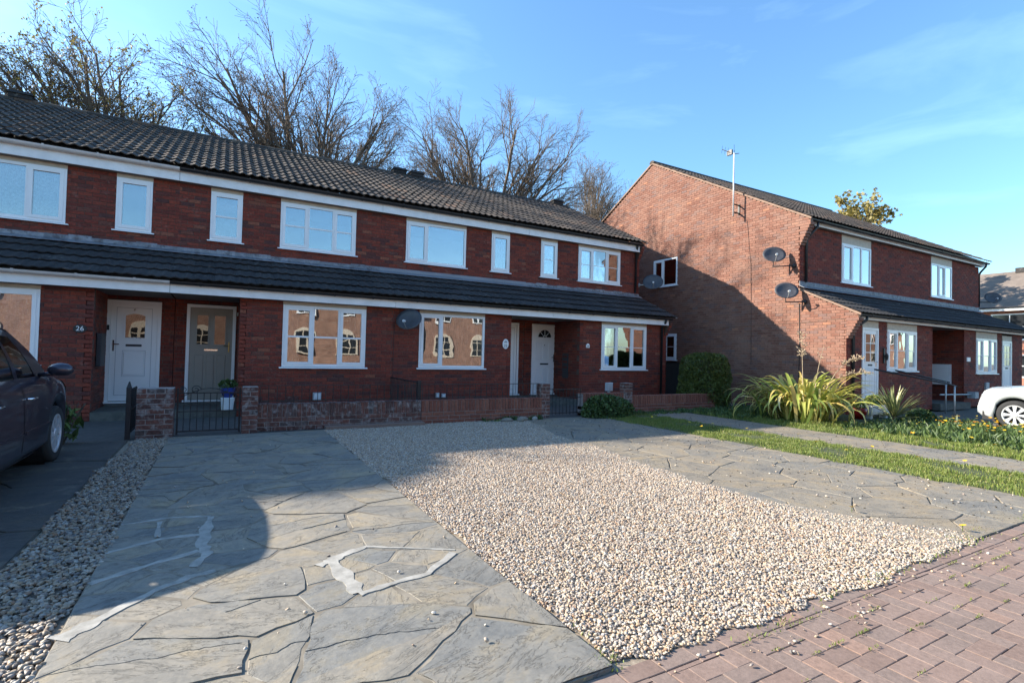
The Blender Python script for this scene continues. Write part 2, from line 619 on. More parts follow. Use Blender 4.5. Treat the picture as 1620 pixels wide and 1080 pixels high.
m_turf = mat_plain('turf_base', (0.050, 0.062, 0.020), 0.95, var=0.4, nscale=7, bstr=0.6)
m_paver = mat_pieces('block_paver', [(0, (0.175, 0.118, 0.094)), (0.3, (0.215, 0.145, 0.116)), (0.6, (0.205, 0.148, 0.122)), (0.85, (0.178, 0.130, 0.108)), (1.0, (0.25, 0.158, 0.118))],
                     45, 0.22, 0.88, 0.6, 0.003, (2.3, 0.5, 0.75, (0.25, 0.18, 0.15), 0.6))
m_asphalt = mat_plain('ground_earth', (0.10, 0.09, 0.075), 0.95, var=0.2, nscale=1.5)


def mat_gravel(name, dark=1.0):
    m, nt, b = newmat(name)
    oi = N(nt, 'ShaderNodeObjectInfo')
    r = ramp(nt, [(0.0, (0.10, 0.080, 0.068)), (0.07, (0.20, 0.175, 0.16)), (0.22, (0.42, 0.34, 0.26)), (0.38, (0.40, 0.275, 0.165)), (0.50, (0.48, 0.42, 0.335)),
                  (0.62, (0.33, 0.19, 0.105)), (0.70, (0.25, 0.235, 0.225)), (0.84, (0.56, 0.50, 0.42)), (0.93, (0.44, 0.31, 0.19)), (1.0, (0.58, 0.54, 0.47))])
    nt.links.new(oi.outputs['Random'], r.inputs[0])
    n = world_noise(nt, 70, 3, 0.6)
    rr = ramp(nt, [(0.3, (0.78 * dark,) * 3), (0.7, (1.12 * dark,) * 3)])
    nt.links.new(n.outputs[0], rr.inputs[0])
    col = mixc(nt, 1.0, r.outputs[0], rr.outputs[0], 'MULTIPLY')
    nt.links.new(col, b.inputs['Base Color'])
    b.inputs['Roughness'].default_value = 0.6
    return m


m_gravel = mat_gravel('gravel_stones')
m_gravelbase2 = mat_plain('strip_bed', (0.11, 0.09, 0.07), 0.95, var=0.4, nscale=30, bstr=0.6)
m_gravel2 = mat_gravel('larger_gravel_stones', 0.66)
m_gravelbase = mat_plain('gravel_bed', (0.24, 0.195, 0.145), 0.95, var=0.4, nscale=30, bstr=0.6)


def mat_leaf(name, cols, trans=0.25, rough=0.55):
    m, nt, b = newmat(name)
    r = ramp(nt, cols)
    nt.links.new(rand_island(nt), r.inputs[0])
    nt.links.new(r.outputs[0], b.inputs['Base Color'])
    b.inputs['Roughness'].default_value = rough
    tl = N(nt, 'ShaderNodeBsdfTranslucent')
    nt.links.new(r.outputs[0], tl.inputs[0])
    mi = N(nt, 'ShaderNodeMixShader')
    mi.inputs[0].default_value = trans
    out = nt.nodes['Material Output']
    nt.links.new(b.outputs[0], mi.inputs[1])
    nt.links.new(tl.outputs[0], mi.inputs[2])
    nt.links.new(mi.outputs[0], out.inputs[0])
    return m


m_grass = mat_leaf('grass_blade', [(0, (0.115, 0.165, 0.030)), (0.5, (0.175, 0.235, 0.045)), (0.85, (0.25, 0.28, 0.070)), (1, (0.38, 0.32, 0.13))], 0.35)
m_weed = mat_leaf('weed_leaf', [(0, (0.035, 0.065, 0.022)), (0.6, (0.070, 0.120, 0.032)), (1, (0.14, 0.20, 0.055))], 0.25)
m_box = mat_leaf('conifer_spray', [(0, (0.050, 0.075, 0.016)), (0.6, (0.085, 0.110, 0.020)), (1, (0.15, 0.16, 0.03))], 0.2)
m_bud = mat_leaf('bud_leaf', [(0, (0.17, 0.155, 0.04)), (0.5, (0.28, 0.225, 0.06)), (1, (0.40, 0.30, 0.09))], 0.3)
m_budd = mat_leaf('brown_bud', [(0, (0.10, 0.065, 0.045)), (1, (0.16, 0.11, 0.07))], 0.1)
m_phor = mat_leaf('flax_leaf', [(0, (0.14, 0.20, 0.04)), (0.22, (0.30, 0.34, 0.06)), (0.5, (0.55, 0.52, 0.13)), (0.85, (0.58, 0.42, 0.13)), (1, (0.66, 0.60, 0.32))], 0.25, 0.4)
m_yucca = mat_leaf('yucca_leaf', [(0, (0.10, 0.14, 0.05)), (0.5, (0.22, 0.24, 0.09)), (1, (0.45, 0.42, 0.20))], 0.2, 0.4)
m_stalk = mat_plain('dry_stalk', (0.40, 0.30, 0.20), 0.8, var=0.3, nscale=20)
m_yellow = mat_leaf('yellow_petal', [(0, (0.75, 0.42, 0.01)), (0.7, (0.85, 0.60, 0.03)), (1, (0.85, 0.22, 0.01))], 0.2)
m_bark = mat_plain('bark', (0.070, 0.055, 0.042), 0.9, var=0.35, nscale=5, bstr=0.4)


def mat_tree(name, col):
    return mat_plain(name, col, 0.9, var=0.3, nscale=3)


m_twig = mat_tree('twig_bark', (0.145, 0.108, 0.080))
m_white_text = mat_plain('white_figures', (0.80, 0.80, 0.80), 0.5, var=0.0)
m_black_text = mat_plain('black_figures', (0.015, 0.015, 0.015), 0.5, var=0.0)

# ------------------------------------------------------------------ ground
g_ = MB()
g_.add([(-1500, -1500, -0.06), (1500, -1500, -0.06), (1500, 1500, -0.06), (-1500, 1500, -0.06)], [(0, 1, 2, 3)])
obj('ground', g_, m_asphalt, kind='structure')


def sheet(name, x0, x1, y0, y1, z, mat, **kw):
    s = MB()
    s.box(x0, x1, y0, y1, z - 0.05, z)
    return obj(name, s, mat, kind=kw.pop('kind', 'structure'), **kw)


PAVE_Y = 1.77


# polygon clipping for crazy paving
def clip(poly, a, b, c):
    """keep a*x+b*y<=c"""
    out = []
    n = len(poly)
    for i in range(n):
        p, q = poly[i], poly[(i + 1) % n]
        dp, dq = a * p[0] + b * p[1] - c, a * q[0] + b * q[1] - c
        if dp <= 0:
            out.append(p)
        if (dp < 0) != (dq < 0) and dp != dq:
            t = dp / (dp - dq)
            out.append((p[0] + (q[0] - p[0]) * t, p[1] + (q[1] - p[1]) * t))
    return out


def crazy(parent, x0, x1, y0, y1, nx, ny, mat, zt, gap, rs, jit=0.9, sx=1.0, zj=0.004, rough_edge=0.008, wvar=0.22, lines=(), flakes=False):
    rr = random.Random(rs)
    seeds = []
    paired = []
    segs = []
    for ln in lines:
        for p, q in zip(ln[:-1], ln[1:]):
            segs.append((p, q))
    if flakes:
        flat_ = [p for sg_ in segs for p in sg_]
    for p, q in segs:
        L = math.hypot(q[0] - p[0], q[1] - p[1])
        n_ = max(1, int(round(L / 0.34)))
        ux, uy = (q[0] - p[0]) / L, (q[1] - p[1]) / L
        for k in range(n_):
            t_ = (k + 0.5) / n_ * L
            for sg in (-1, 1):
                paired.append((p[0] + ux * t_ - uy * 0.11 * sg, p[1] + uy * t_ + ux * 0.11 * sg))
    keep_ = []
    for c_ in paired:
        if all(math.hypot(c_[0] - e_[0], c_[1] - e_[1]) > 0.13 for e_ in keep_):
            keep_.append(c_)
    seeds += keep_
    npair = len(seeds)
    for i in range(nx):
        for j in range(ny):
            off = 0.5 if j % 2 else 0.0
            c_ = (x0 + (i + 0.5 + off - 0.25 + (rr.random() - 0.5) * jit) * (x1 - x0) / nx, y0 + (j + 0.5 + (rr.random() - 0.5) * jit) * (y1 - y0) / ny)
            if all(math.hypot(c_[0] - e_[0], c_[1] - e_[1]) > 0.21 for e_ in seeds[:npair]):
                seeds.append(c_)
    wts = [0.0 if i_ < npair else rr.uniform(-1, 1) * wvar * (x1 - x0) / nx for i_ in range(len(seeds))]
    for k, s in enumerate(seeds):
        poly = [(x0, y0), (x1, y0), (x1, y1), (x0, y1)]
        for ti, t in enumerate(seeds):
            if t is s:
                continue
            mxx, myy = (s[0] + t[0]) / 2, (s[1] + t[1]) / 2
            a, b = t[0] - s[0], (t[1] - s[1]) * sx
            d = math.hypot(a, b)
            poly = clip(poly, a, b, a * mxx + b * myy - gap * 0.5 * d + d * (wts[k] - wts[ti]) * 0.5)
            if len(poly) < 3:
                break
        if len(poly) < 3:
            continue
        # keep outer edges on the boundary, jitter along the others
        pts = []
        n = len(poly)
        for i in range(n):
            p, q = poly[i], poly[(i + 1) % n]
            L = math.hypot(q[0] - p[0], q[1] - p[1])
            m_ = max(1, int(L / 0.09))
            nxn, nyn = -(q[1] - p[1]) / (L + 1e-9), (q[0] - p[0]) / (L + 1e-9)
            edge = (abs(p[0] - q[0]) < 1e-6 and (abs(p[0] - x0) < 1e-6 or abs(p[0] - x1) < 1e-6)) or (abs(p[1] - q[1]) < 1e-6 and (abs(p[1] - y0) < 1e-6 or abs(p[1] - y1) < 1e-6))
            ph, am = rr.random() * 6.28, rr.uniform(-0.02, 0.02) * min(1, L)
            for h in range(m_):
                t = h / m_
                o_ = 0.0
                if not edge and h > 0:
                    o_ = (rr.random() - 0.5) * 2 * rough_edge + am * math.sin(math.pi * t)
                elif edge:
                    o_ = (rr.random() - 0.5) * 0.008
                pts.append((p[0] + (q[0] - p[0]) * t + nxn * o_, p[1] + (q[1] - p[1]) * t + nyn * o_))
        area = 0
        for i in range(len(pts)):
            p, q = pts[i], pts[(i + 1) % len(pts)]
            area += p[0] * q[1] - p[1] * q[0]
        if abs(area) < 0.01:
            continue
        cx = sum(p[0] for p in pts) / len(pts)
        cy = sum(p[1] for p in pts) / len(pts)
        m_ = MB()
        z = zt + rr.uniform(-zj, zj)
        rel = [(p[0] - cx, p[1] - cy) for p in pts]
        nn = len(rel)
        ins = 1 - 0.012 / max(0.12, math.sqrt(abs(area) / 2))
        tx, ty = rr.uniform(-0.001, 0.001), rr.uniform(-0.001, 0.001)
        m_.add([(p[0], p[1], -0.03) for p in rel] + [(p[0], p[1], -0.005 + tx * p[0] + ty * p[1]) for p in rel] + [(p[0] * ins, p[1] * ins, tx * p[0] + ty * p[1]) for p in rel],
               [(i, (i + 1) % nn, nn + (i + 1) % nn, nn + i) for i in range(nn)] + [(nn + i, nn + (i + 1) % nn, 2 * nn + (i + 1) % nn, 2 * nn + i) for i in range(nn)] + [tuple(range(2 * nn, 3 * nn))])
        if flakes and abs(area) > 0.06 and min(math.hypot(cx - p[0], cy - p[1]) for p in flat_) > 0.30:
            for fl in range(rr.choice((0, 1, 1, 2))):
                an = rr.gauss(math.pi / 2, 0.35) + (math.pi if rr.random() < 0.5 else 0)
                ca_, cb_ = math.cos(an), math.sin(an)
                ext = [ca_ * p[0] + cb_ * p[1] for p in rel]
                cc_ = min(ext) + (max(ext) - min(ext)) * rr.uniform(0.25, 0.7)
                sub = clip([(p[0] * 0.985, p[1] * 0.985) for p in rel], ca_, cb_, cc_)
                if len(sub) < 3:
                    continue
                # wander the split edge
                out_ = []
                for i in range(len(sub)):
                    p, q = sub[i], sub[(i + 1) % len(sub)]
                    out_.append(p)
                    if abs(ca_ * p[0] + cb_ * p[1] - cc_) < 1e-6 and abs(ca_ * q[0] + cb_ * q[1] - cc_) < 1e-6:
                        L_ = math.hypot(q[0] - p[0], q[1] - p[1])
                        nn_ = int(L_ / 0.022)
                        w0 = 0.0
                        ph_, am_ = rr.uniform(0, 6), rr.uniform(0.01, 0.035)
                        for h in range(1, nn_):
                            w0 = w0 * 0.75 + rr.uniform(-0.008, 0.008)
                            t_ = h / nn_
                            e_ = min(1, 4 * min(t_, 1 - t_))
                            o_ = (w0 - am_ * (1 + math.sin(ph_ + t_ * 5)) * 0.6) * e_
                            out_.append((p[0] + (q[0] - p[0]) * t_ + ca_ * o_, p[1] + (q[1] - p[1]) * t_ + cb_ * o_))
                k_ = len(out_)
                hz = rr.uniform(0.0018, 0.0042) * (1 + 0.6 * fl)
                m_.add([(p[0], p[1], -0.002) for p in out_] + [(p[0], p[1], hz) for p in out_],
                       [(i, (i + 1) % k_, k_ + (i + 1) % k_, k_ + i) for i in range(k_)] + [tuple(range(k_, 2 * k_))])
        put('stone_slab', mesh_of('stone_slab', m_, mat), parent, (cx, cy, z))


sheet('frontage_bed', -5.7, 11.0, 1.70, 9.4, -0.0115, m_gravelbase)
drive = sheet('driveway', -0.61, 1.55, PAVE_Y, 9.12, 0.0100, m_joint)
BANDS = [([(-0.60, 4.83, 1), (-0.30, 4.88, 1), (-0.02, 4.80, 1.2)], 0.024),
         ([(-0.60, 4.22, 1), (-0.33, 4.37, 1), (-0.05, 4.36, 1.4)], 0.026),
         ([(-0.36, 4.80, 1), (-0.34, 4.42, 1)], 0.020),
         ([(-0.02, 4.78, 1), (-0.05, 4.40, 2.0), (-0.06, 4.10, 2.0), (-0.03, 3.95, 1.5), (-0.10, 3.74, 1.2)], 0.026),
         ([(-0.60, 3.72, 1.3), (-0.38, 3.86, 1), (-0.08, 4.02, 1.2)], 0.030),
         ([(-0.60, 3.08, 2.8), (-0.48, 3.22, 1.5), (-0.28, 3.46, 1), (-0.12, 3.58, 1.4), (0.02, 3.62, 1.0)], 0.026),
         ([(0.58, 3.42, 1.5), (0.72, 3.52, 2.0), (0.92, 3.62, 1), (1.12, 3.50, 0.5), (1.45, 3.30, 0.5)], 0.024),
         ([(0.66, 3.50, 2.0), (0.70, 3.15, 2.4), (0.72, 2.95, 1.6)], 0.026),
         ([(0.72, 2.93, 1.2), (0.90, 2.98, 1), (1.15, 3.02, 1.1), (1.42, 3.26, 1.2)], 0.026)]
crazy(drive, -0.61, 1.55, PAVE_Y, 9.10, 5, 18, m_slab, 0.012, 0.012, 15, 1.7, sx=1.4, zj=0.0009, rough_edge=0.014, wvar=0.45, lines=[b_[0] for b_ in BANDS], flakes=True)
path_mid = sheet('stone_path', 4.60, 7.45, PAVE_Y, 9.35, -0.006, m_joint2)
crazy(path_mid, 4.60, 7.40, PAVE_Y, 9.3, 5, 13, m_slab2, 0.004, 0.008, 9, 0.85, zj=0.002, rough_edge=0.004)
path_far = sheet('far_path', 8.75, 10.25, PAVE_Y, 11.0, -0.006, m_joint2)
crazy(path_far, 8.85, 10.15, PAVE_Y, 9.6, 2, 11, m_slab2, 0.004, 0.008, 13, 0.85, zj=0.002, rough_edge=0.004)
drive_left = sheet('left_driveway', -5.6, -1.09, PAVE_Y, 9.12, -0.004, m_joint2)
crazy(drive_left, -5.6, -1.10, PAVE_Y, 9.10, 6, 11, m_slab3, 0.006, 0.012, 21, 0.85)
sheet('front_garden_paving', -5.6, 11.9, 9.12, 12.74, -0.002, m_concrete)
sheet('side_passage_ground', 7.4, 14.1, 9.36, 22.0, -0.012, m_concrete)

# repaired pointing: pale cement bands lying over the joints of the drive
cem = MB()


BZ = [0.0140]


def band(pts, w):  # noqa
    """irregular ribbon of cement"""
    BZ[0] += 0.00035
    zz_ = BZ[0]
    L_, R_ = [], []
    fine = []
    for i in range(len(pts) - 1):
        for h in range(9):
            t = h / 9
            fine.append((pts[i][0] + (pts[i + 1][0] - pts[i][0]) * t, pts[i][1] + (pts[i + 1][1] - pts[i][1]) * t, pts[i][2] + (pts[i + 1][2] - pts[i][2]) * t))
    fine.append(pts[-1])
    for i, p in enumerate(fine):
        a = fine[max(0, i - 1)]
        b = fine[min(len(fine) - 1, i + 1)]
        dx, dy = b[0] - a[0], b[1] - a[1]
        d = math.hypot(dx, dy) + 1e-9
        nx_, ny_ = -dy / d, dx / d
        ww = p[2] * w
        l_, r_ = ww * (1 + 0.28 * math.sin(i * 0.9 + w * 99) + random.uniform(-0.12, 0.12)), ww * (1 + 0.28 * math.sin(i * 0.7 + w * 55 + 2) + random.uniform(-0.12, 0.12))
        L_.append((p[0] + nx_ * l_, p[1] + ny_ * l_, zz_))
        R_.append((p[0] - nx_ * r_, p[1] - ny_ * r_, zz_))
    n = len(fine)
    cem.add(L_ + R_ + [(p[0], p[1], 0.005) for p in L_] + [(p[0], p[1], 0.005) for p in R_],
            [(i, i + 1, n + i + 1, n + i) for i in range(n - 1)] + [(i, i + 1, 2 * n + i + 1, 2 * n + i) for i in range(n - 1)] + [(n + i, n + i + 1, 3 * n + i + 1, 3 * n + i) for i in range(n - 1)])


# CEMENT_BANDS
for pts_, w_ in BANDS:
    band(pts_, w_ * 0.78)
obj('cement_pointing', cem, m_cement, drive)

# purple kerb strip under the garden wall
kb = MB()
kb.box(1.60, 3.35, 9.16, 9.33, 0.0, 0.055)
obj('kerb', kb, m_paver, kind='structure')

# ------------------------------------------------------------------ block paving, 90 degree herringbone
road = sheet('block_paving', -40, 60, -9.5, PAVE_Y - 0.002, -0.0125, m_joint3)
U = 0.1025
pm = MB()
pm.add([(-0.1006, -0.0503, -0.03), (0.1006, -0.0503, -0.03), (0.1006, 0.0503, -0.03), (-0.1006, 0.0503, -0.03),
        (-0.1006, -0.0503, -0.002), (0.1006, -0.0503, -0.002), (0.1006, 0.0503, -0.002), (-0.1006, 0.0503, -0.002),
        (-0.0975, -0.0472, 0), (0.0975, -0.0472, 0), (0.0975, 0.0472, 0), (-0.0975, 0.0472, 0)],
       [(0, 1, 5, 4), (1, 2, 6, 5), (2, 3, 7, 6), (3, 0, 4, 7), (4, 5, 9, 8), (5, 6, 10, 9), (6, 7, 11, 10), (7, 4, 8, 11), (8, 9, 10, 11)])
paver_me = mesh_of('paver', pm, m_paver)
pav = []
X0, Y0 = 2.88, 1.02
for j in range(-60, 7):
    for i in range(-80, 110):
        k = (i + j) % 4
        x, y = X0 + i * U, Y0 + j * U
        if k == 3:
            c = (x + U, y + U / 2, 0.0)
        elif k == 1:
            c = (x + U / 2, y + U, math.pi / 2)
        else:
            continue
        if c[1] < -4.5:
            continue
        hb = 0.0503 if c[2] == 0 else 0.1006
        lim_ = PAVE_Y - 0.112
        if c[1] + hb > lim_:
            lo_ = c[1] - hb
            if lim_ - lo_ < 0.012:
                continue
            pav.append((c[0], (lo_ + lim_) / 2, c[2], (lim_ - lo_) / (2 * hb)))
            continue
        pav.append(c + (1.0,))
for i in range(-60, 100):   # header course along the edge
    pav.append((X0 + i * 0.205, PAVE_Y - 0.056, 0.0, 1.0))


def fwd(x, y, z=0.0):
    v = Vector((x, y, z - 1.37))
    zz = v.dot(_f)
    if zz < 0.3:
        return None
    return v.dot(_r) / zz * 820, -v.dot(_u) / zz * 820, zz


near, rest = [], []
for c in pav:
    q = fwd(c[0], c[1])
    if q and abs(q[0]) < 840 and q[1] < 580:
        near.append((q[2], c))
    else:
        rest.append(c)
near.sort()
for d, c in near[300:]:
    rest.append(c)
for d, c in near[:300]:
    put('paver', paver_me, road, (c[0] + random.uniform(-.002, .002), c[1] + random.uniform(-.002, .002), -0.006 + random.uniform(-0.0012, 0.0012)),
        rot=(random.uniform(-.006, .006), random.uniform(-.006, .006), c[2] + random.uniform(-0.008, 0.008)), scale=(c[3], 1, 1) if c[2] else (1, c[3], 1))
pr = MB()
for c in rest:
    q = fwd(c[0], c[1])
    z = -0.006 + random.uniform(-0.001, 0.001)
    a, b = (0.1006, 0.0503 * c[3]) if c[2] == 0 else (0.0503, 0.1006 * c[3])
    pr.add([(c[0] - a, c[1] - b, z), (c[0] + a, c[1] - b, z), (c[0] + a, c[1] + b, z), (c[0] - a, c[1] + b, z)], [(0, 1, 2, 3)])
obj('distant_pavers', pr, m_paver, road, kind='stuff')


# ------------------------------------------------------------------ gravel by geometry nodes
def scatter_stones(name, poly, z, density, smin, smax, seed, mat, base, label=None, bed=True):
    b = MB()
    n = len(poly)
    b.add([(p[0], p[1], z) for p in poly], [tuple(range(n))])
    me = mesh_of(name, b, base)
    o = put(name, me, None, (0, 0, 0), kind='stuff', label=label)
    ng = bpy.data.node_groups.new(name + '_nodes', 'GeometryNodeTree')
    ng.interface.new_socket('Geometry', in_out='INPUT', socket_type='NodeSocketGeometry')
    ng.interface.new_socket('Geometry', in_out='OUTPUT', socket_type='NodeSocketGeometry')
    nd, lk = ng.nodes, ng.links
    gi = nd.new('NodeGroupInput')
    go = nd.new('NodeGroupOutput')
    dist = nd.new('GeometryNodeDistributePointsOnFaces')
    dist.distribute_method = 'RANDOM'
    dist.inputs['Density'].default_value = density
    dist.inputs['Seed'].default_value = seed
    lk.new(gi.outputs[0], dist.inputs['Mesh'])
    join = nd.new('GeometryNodeJoinGeometry')
    for k in range(4):
        ico = nd.new('GeometryNodeMeshIcoSphere')
        ico.inputs['Radius'].default_value = 0.5
        ico.inputs['Subdivisions'].default_value = 2
        sp = nd.new('GeometryNodeSetPosition')
        nt_ = nd.new('ShaderNodeTexNoise')
        nt_.noise_dimensions = '4D'
        nt_.inputs['W'].default_value = k * 7.3
        nt_.inputs['Scale'].default_value = 1.6
        nt_.inputs['Detail'].default_value = 1
        sub = nd.new('ShaderNodeVectorMath')
        sub.operation = 'SUBTRACT'
        sub.inputs[1].default_value = (0.5, 0.5, 0.5)
        sc = nd.new('ShaderNodeVectorMath')
        sc.operation = 'SCALE'
        sc.inputs['Scale'].default_value = 1.0
        lk.new(nt_.outputs['Color'], sub.inputs[0])
        lk.new(sub.outputs[0], sc.inputs[0])
        lk.new(ico.outputs[0], sp.inputs['Geometry'])
        lk.new(sc.outputs[0], sp.inputs['Offset'])
        tr = nd.new('GeometryNodeTransform')
        tr.inputs['Scale'].default_value = (1.25, 0.85 + 0.08 * k, 0.58 + 0.06 * k)
        lk.new(sp.outputs[0], tr.inputs[0])
        sm = nd.new('GeometryNodeSetShadeSmooth')
        lk.new(tr.outputs[0], sm.inputs[0])
        ma = nd.new('GeometryNodeSetMaterial')
        ma.inputs['Material'].default_value = mat
        lk.new(sm.outputs[0], ma.inputs[0])
        g2 = nd.new('GeometryNodeGeometryToInstance')
        lk.new(ma.outputs[0], g2.inputs[0])
        lk.new(g2.outputs[0], join.inputs[0])
    ip = nd.new('GeometryNodeInstanceOnPoints')
    ip.inputs['Pick Instance'].default_value = True
    rv = nd.new('FunctionNodeRandomValue')
    rv.data_type = 'FLOAT_VECTOR'
    rv.inputs[0].default_value = (-0.5, -0.5, 0)
    rv.inputs[1].default_value = (0.5, 0.5, 6.28)
    rs = nd.new('FunctionNodeRandomValue')
    rs.data_type = 'FLOAT'
    rs.inputs[2].default_value = smin
    rs.inputs[3].default_value = smax
    rs.inputs['Seed'].default_value = 5
    lk.new(dist.outputs['Points'], ip.inputs['Points'])
    lk.new(join.outputs[0], ip.inputs['Instance'])
    lk.new(rv.outputs[0], ip.inputs['Rotation'])
    lk.new(rs.outputs[1], ip.inputs['Scale'])
    # small height jitter
    sp2 = nd.new('GeometryNodeSetPosition')
    rz = nd.new('FunctionNodeRandomValue')
    rz.data_type = 'FLOAT_VECTOR'
    rz.inputs[0].default_value = (0, 0, 0)
    rz.inputs[1].default_value = (0, 0, smax * 0.6)
    rz.inputs['Seed'].default_value = 9
    lk.new(ip.outputs[0], sp2.inputs['Geometry'])
    lk.new(rz.outputs[0], sp2.inputs['Offset'])
    jo = nd.new('GeometryNodeJoinGeometry')
    if bed:
        lk.new(gi.outputs[0], jo.inputs[0])
    lk.new(sp2.outputs[0], jo.inputs[0])
    lk.new(jo.outputs[0], go.inputs[0])
    md = o.modifiers.new('stones', 'NODES')
    md.node_group = ng
    return o




def ragged(poly, amp, seed):
    rr = random.Random(seed)
    out = []
    for i in range(len(poly)):
        p, q = poly[i], poly[(i + 1) % len(poly)]
        L = math.hypot(q[0] - p[0], q[1] - p[1])
        n = max(1, int(L / 0.12))
        nx_, ny_ = -(q[1] - p[1]) / (L + 1e-9), (q[0] - p[0]) / (L + 1e-9)
        for k in range(n):
            t_ = k / n
            o_ = rr.gauss(0, amp) + amp * math.sin(t_ * L * 4 + i)
            out.append((p[0] + (q[0] - p[0]) * t_ + nx_ * o_, p[1] + (q[1] - p[1]) * t_ + ny_ * o_))
    return out


GR = [(1.56, 1.82), (1.80, 1.72), (3.0, 1.74), (4.2, 1.76), (5.2, 1.78), (5.22, 1.95), (5.02, 2.35), (4.85, 2.75), (4.68, 3.3), (4.64, 4.0), (4.75, 5.1), (4.98, 6.2), (5.0, 7.2), (5.4, 8.6), (5.6, 9.33),
      (3.35, 9.33), (3.34, 9.16), (1.60, 9.16), (1.56, 9.0)]
scatter_stones('gravel', ragged(GR, 0.028, 3), -0.006, 7600, 0.0065, 0.0185, 3, m_gravel, m_gravelbase, 'pale gravel of cream, tan and grey pebbles over the middle of the frontage')
GS = [(-1.09, PAVE_Y), (-0.615, PAVE_Y), (-0.615, 9.1), (-0.72, 9.12), (-1.0, 9.12), (-1.08, 7.0)]
scatter_stones('gravel_strip', ragged(GS, 0.018, 4), -0.006, 3300, 0.014, 0.030, 8, m_gravel2, m_gravelbase2, 'strip of larger gravel between the two paved driveways')
# loose pebbles strayed on to the paths
scatter_stones('loose_pebbles', [(4.9, 1.8), (7.4, 1.8), (7.4, 9.0), (5.1, 9.0)], 0.004, 12, 0.007, 0.024, 4, m_gravel, m_slab2, None, False)
scatter_stones('stray_pebbles', [(1.7, 1.45), (5.6, 1.50), (5.6, 1.78), (1.7, 1.72)], -0.004, 90, 0.006, 0.018, 14, m_gravel, m_slab2, None, False)
scatter_stones('path_debris', [(4.9, 1.8), (10.1, 1.8), (10.1, 9.0), (5.1, 9.0)], 0.004, 26, 0.004, 0.016, 24, m_soil, m_slab2, None, False)
scatter_stones('drive_pebbles', [(-0.5, 1.8), (1.54, 1.8), (1.54, 9.0), (-0.5, 9.0)], 0.0, 5, 0.006, 0.020, 6, m_gravel, m_joint, None, False)
bpy.data.objects['drive_pebbles'].location.z = 0.014


# ------------------------------------------------------------------ grass and low plants
def blades(name, regions, mat, per_m2, h0, h1, w, seed, label=None, bend=0.5, patch=True, edge=0.0):
    r = np.random.default_rng(seed)
    P = []
    for (x0, x1, y0, y1) in regions:
        n = int((x1 - x0) * (y1 - y0) * per_m2)
        p = np.stack([r.uniform(x0, x1, n), r.uniform(y0, y1, n)], 1)
        # ragged edges and patchiness
        if patch:
            v = np.sin(p[:, 0] * 5.1 + 1.3 * np.sin(p[:, 1] * 3.3)) + np.sin(p[:, 1] * 4.3 + 2.0 * np.sin(p[:, 0] * 2.1)) + r.normal(0, 0.7, n)
            keep = v > -0.75
            ex = np.minimum(p[:, 0] - x0, x1 - p[:, 0])
            keep &= ex > (0.10 + 0.07 * np.sin(p[:, 1] * 6.0) + 0.05 * np.sin(p[:, 1] * 17)) * r.uniform(0.2, 2.2, n)
            p = p[keep]
        P.append(p)
    P = np.concatenate(P)
    n = len(P)
    a = r.uniform(0, 2 * np.pi, n)
    clump = 0.65 + 0.35 * np.sin(P[:, 0] * 9 + np.sin(P[:, 1] * 7) * 2) * np.sin(P[:, 1] * 8)
    h = r.uniform(h0, h1, n) * clump
    lean = r.uniform(0.1, bend, n) * h
    la = r.uniform(0, 2 * np.pi, n)
    dx, dy = np.cos(a) * w / 2, np.sin(a) * w / 2
    ww = r.uniform(0.6, 1.5, n)
    dx *= ww
    dy *= ww
    z0 = np.full(n, 0.0)
    V = np.zeros((n, 5, 3))
    V[:, 0] = np.stack([P[:, 0] - dx, P[:, 1] - dy, z0], 1)
    V[:, 1] = np.stack([P[:, 0] + dx, P[:, 1] + dy, z0], 1)
    mx_, my_ = P[:, 0] + np.cos(la) * lean * 0.35, P[:, 1] + np.sin(la) * lean * 0.35
    V[:, 2] = np.stack([mx_ + dx * 0.8, my_ + dy * 0.8, h * 0.6], 1)
    V[:, 3] = np.stack([mx_ - dx * 0.8, my_ - dy * 0.8, h * 0.6], 1)
    V[:, 4] = np.stack([P[:, 0] + np.cos(la) * lean, P[:, 1] + np.sin(la) * lean, h], 1)
    base = np.arange(n)[:, None] * 5
    F = np.concatenate([base + np.array([0, 1, 2]), base + np.array([0, 2, 3]), base + np.array([3, 2, 4])])
    me = np_mesh(name, V.reshape(-1, 3), F, mat)
    return put(name, me, None, (0, 0, 0), kind='stuff', label=label)


sheet('grass_verge_soil', 7.42, 8.86, 1.8, 9.4, 0.006, m_turf)
blades('grass', [(7.30, 8.92, 1.75, 9.35)], m_grass, 6500, 0.02, 0.075, 0.007, 3, 'long strip of rough grass between the two stone paths')
sheet('flower_bed_soil', 10.2, 14.75, 1.0, 9.3, 0.008, m_turf)
blades('bed_grass', [(10.08, 12.2, 1.5, 8.9), (12.2, 14.7, 1.0, 6.1)], m_grass, 4200, 0.03, 0.12, 0.009, 5, 'grass and weeds growing round the flowers beside the far path')
blades('bed_weeds', [(11.0, 14.8, 1.2, 5.9)], m_weed, 900, 0.08, 0.26, 0.035, 6, 'taller green leaves of the flower bed near the silver car', 0.8)
blades('wall_weeds', [(4.6, 5.95, 9.14, 9.36), (8.6, 11.4, 9.05, 9.4)], m_weed, 700, 0.04, 0.14, 0.03, 7, 'low weeds along the foot of the garden wall', 0.8, False)
blades('shade_weeds', [(10.2, 13.6, 7.6, 9.6)], m_weed, 700, 0.05, 0.16, 0.03, 9, 'dark weeds in the shade between box shrub and flax', 0.8, False)
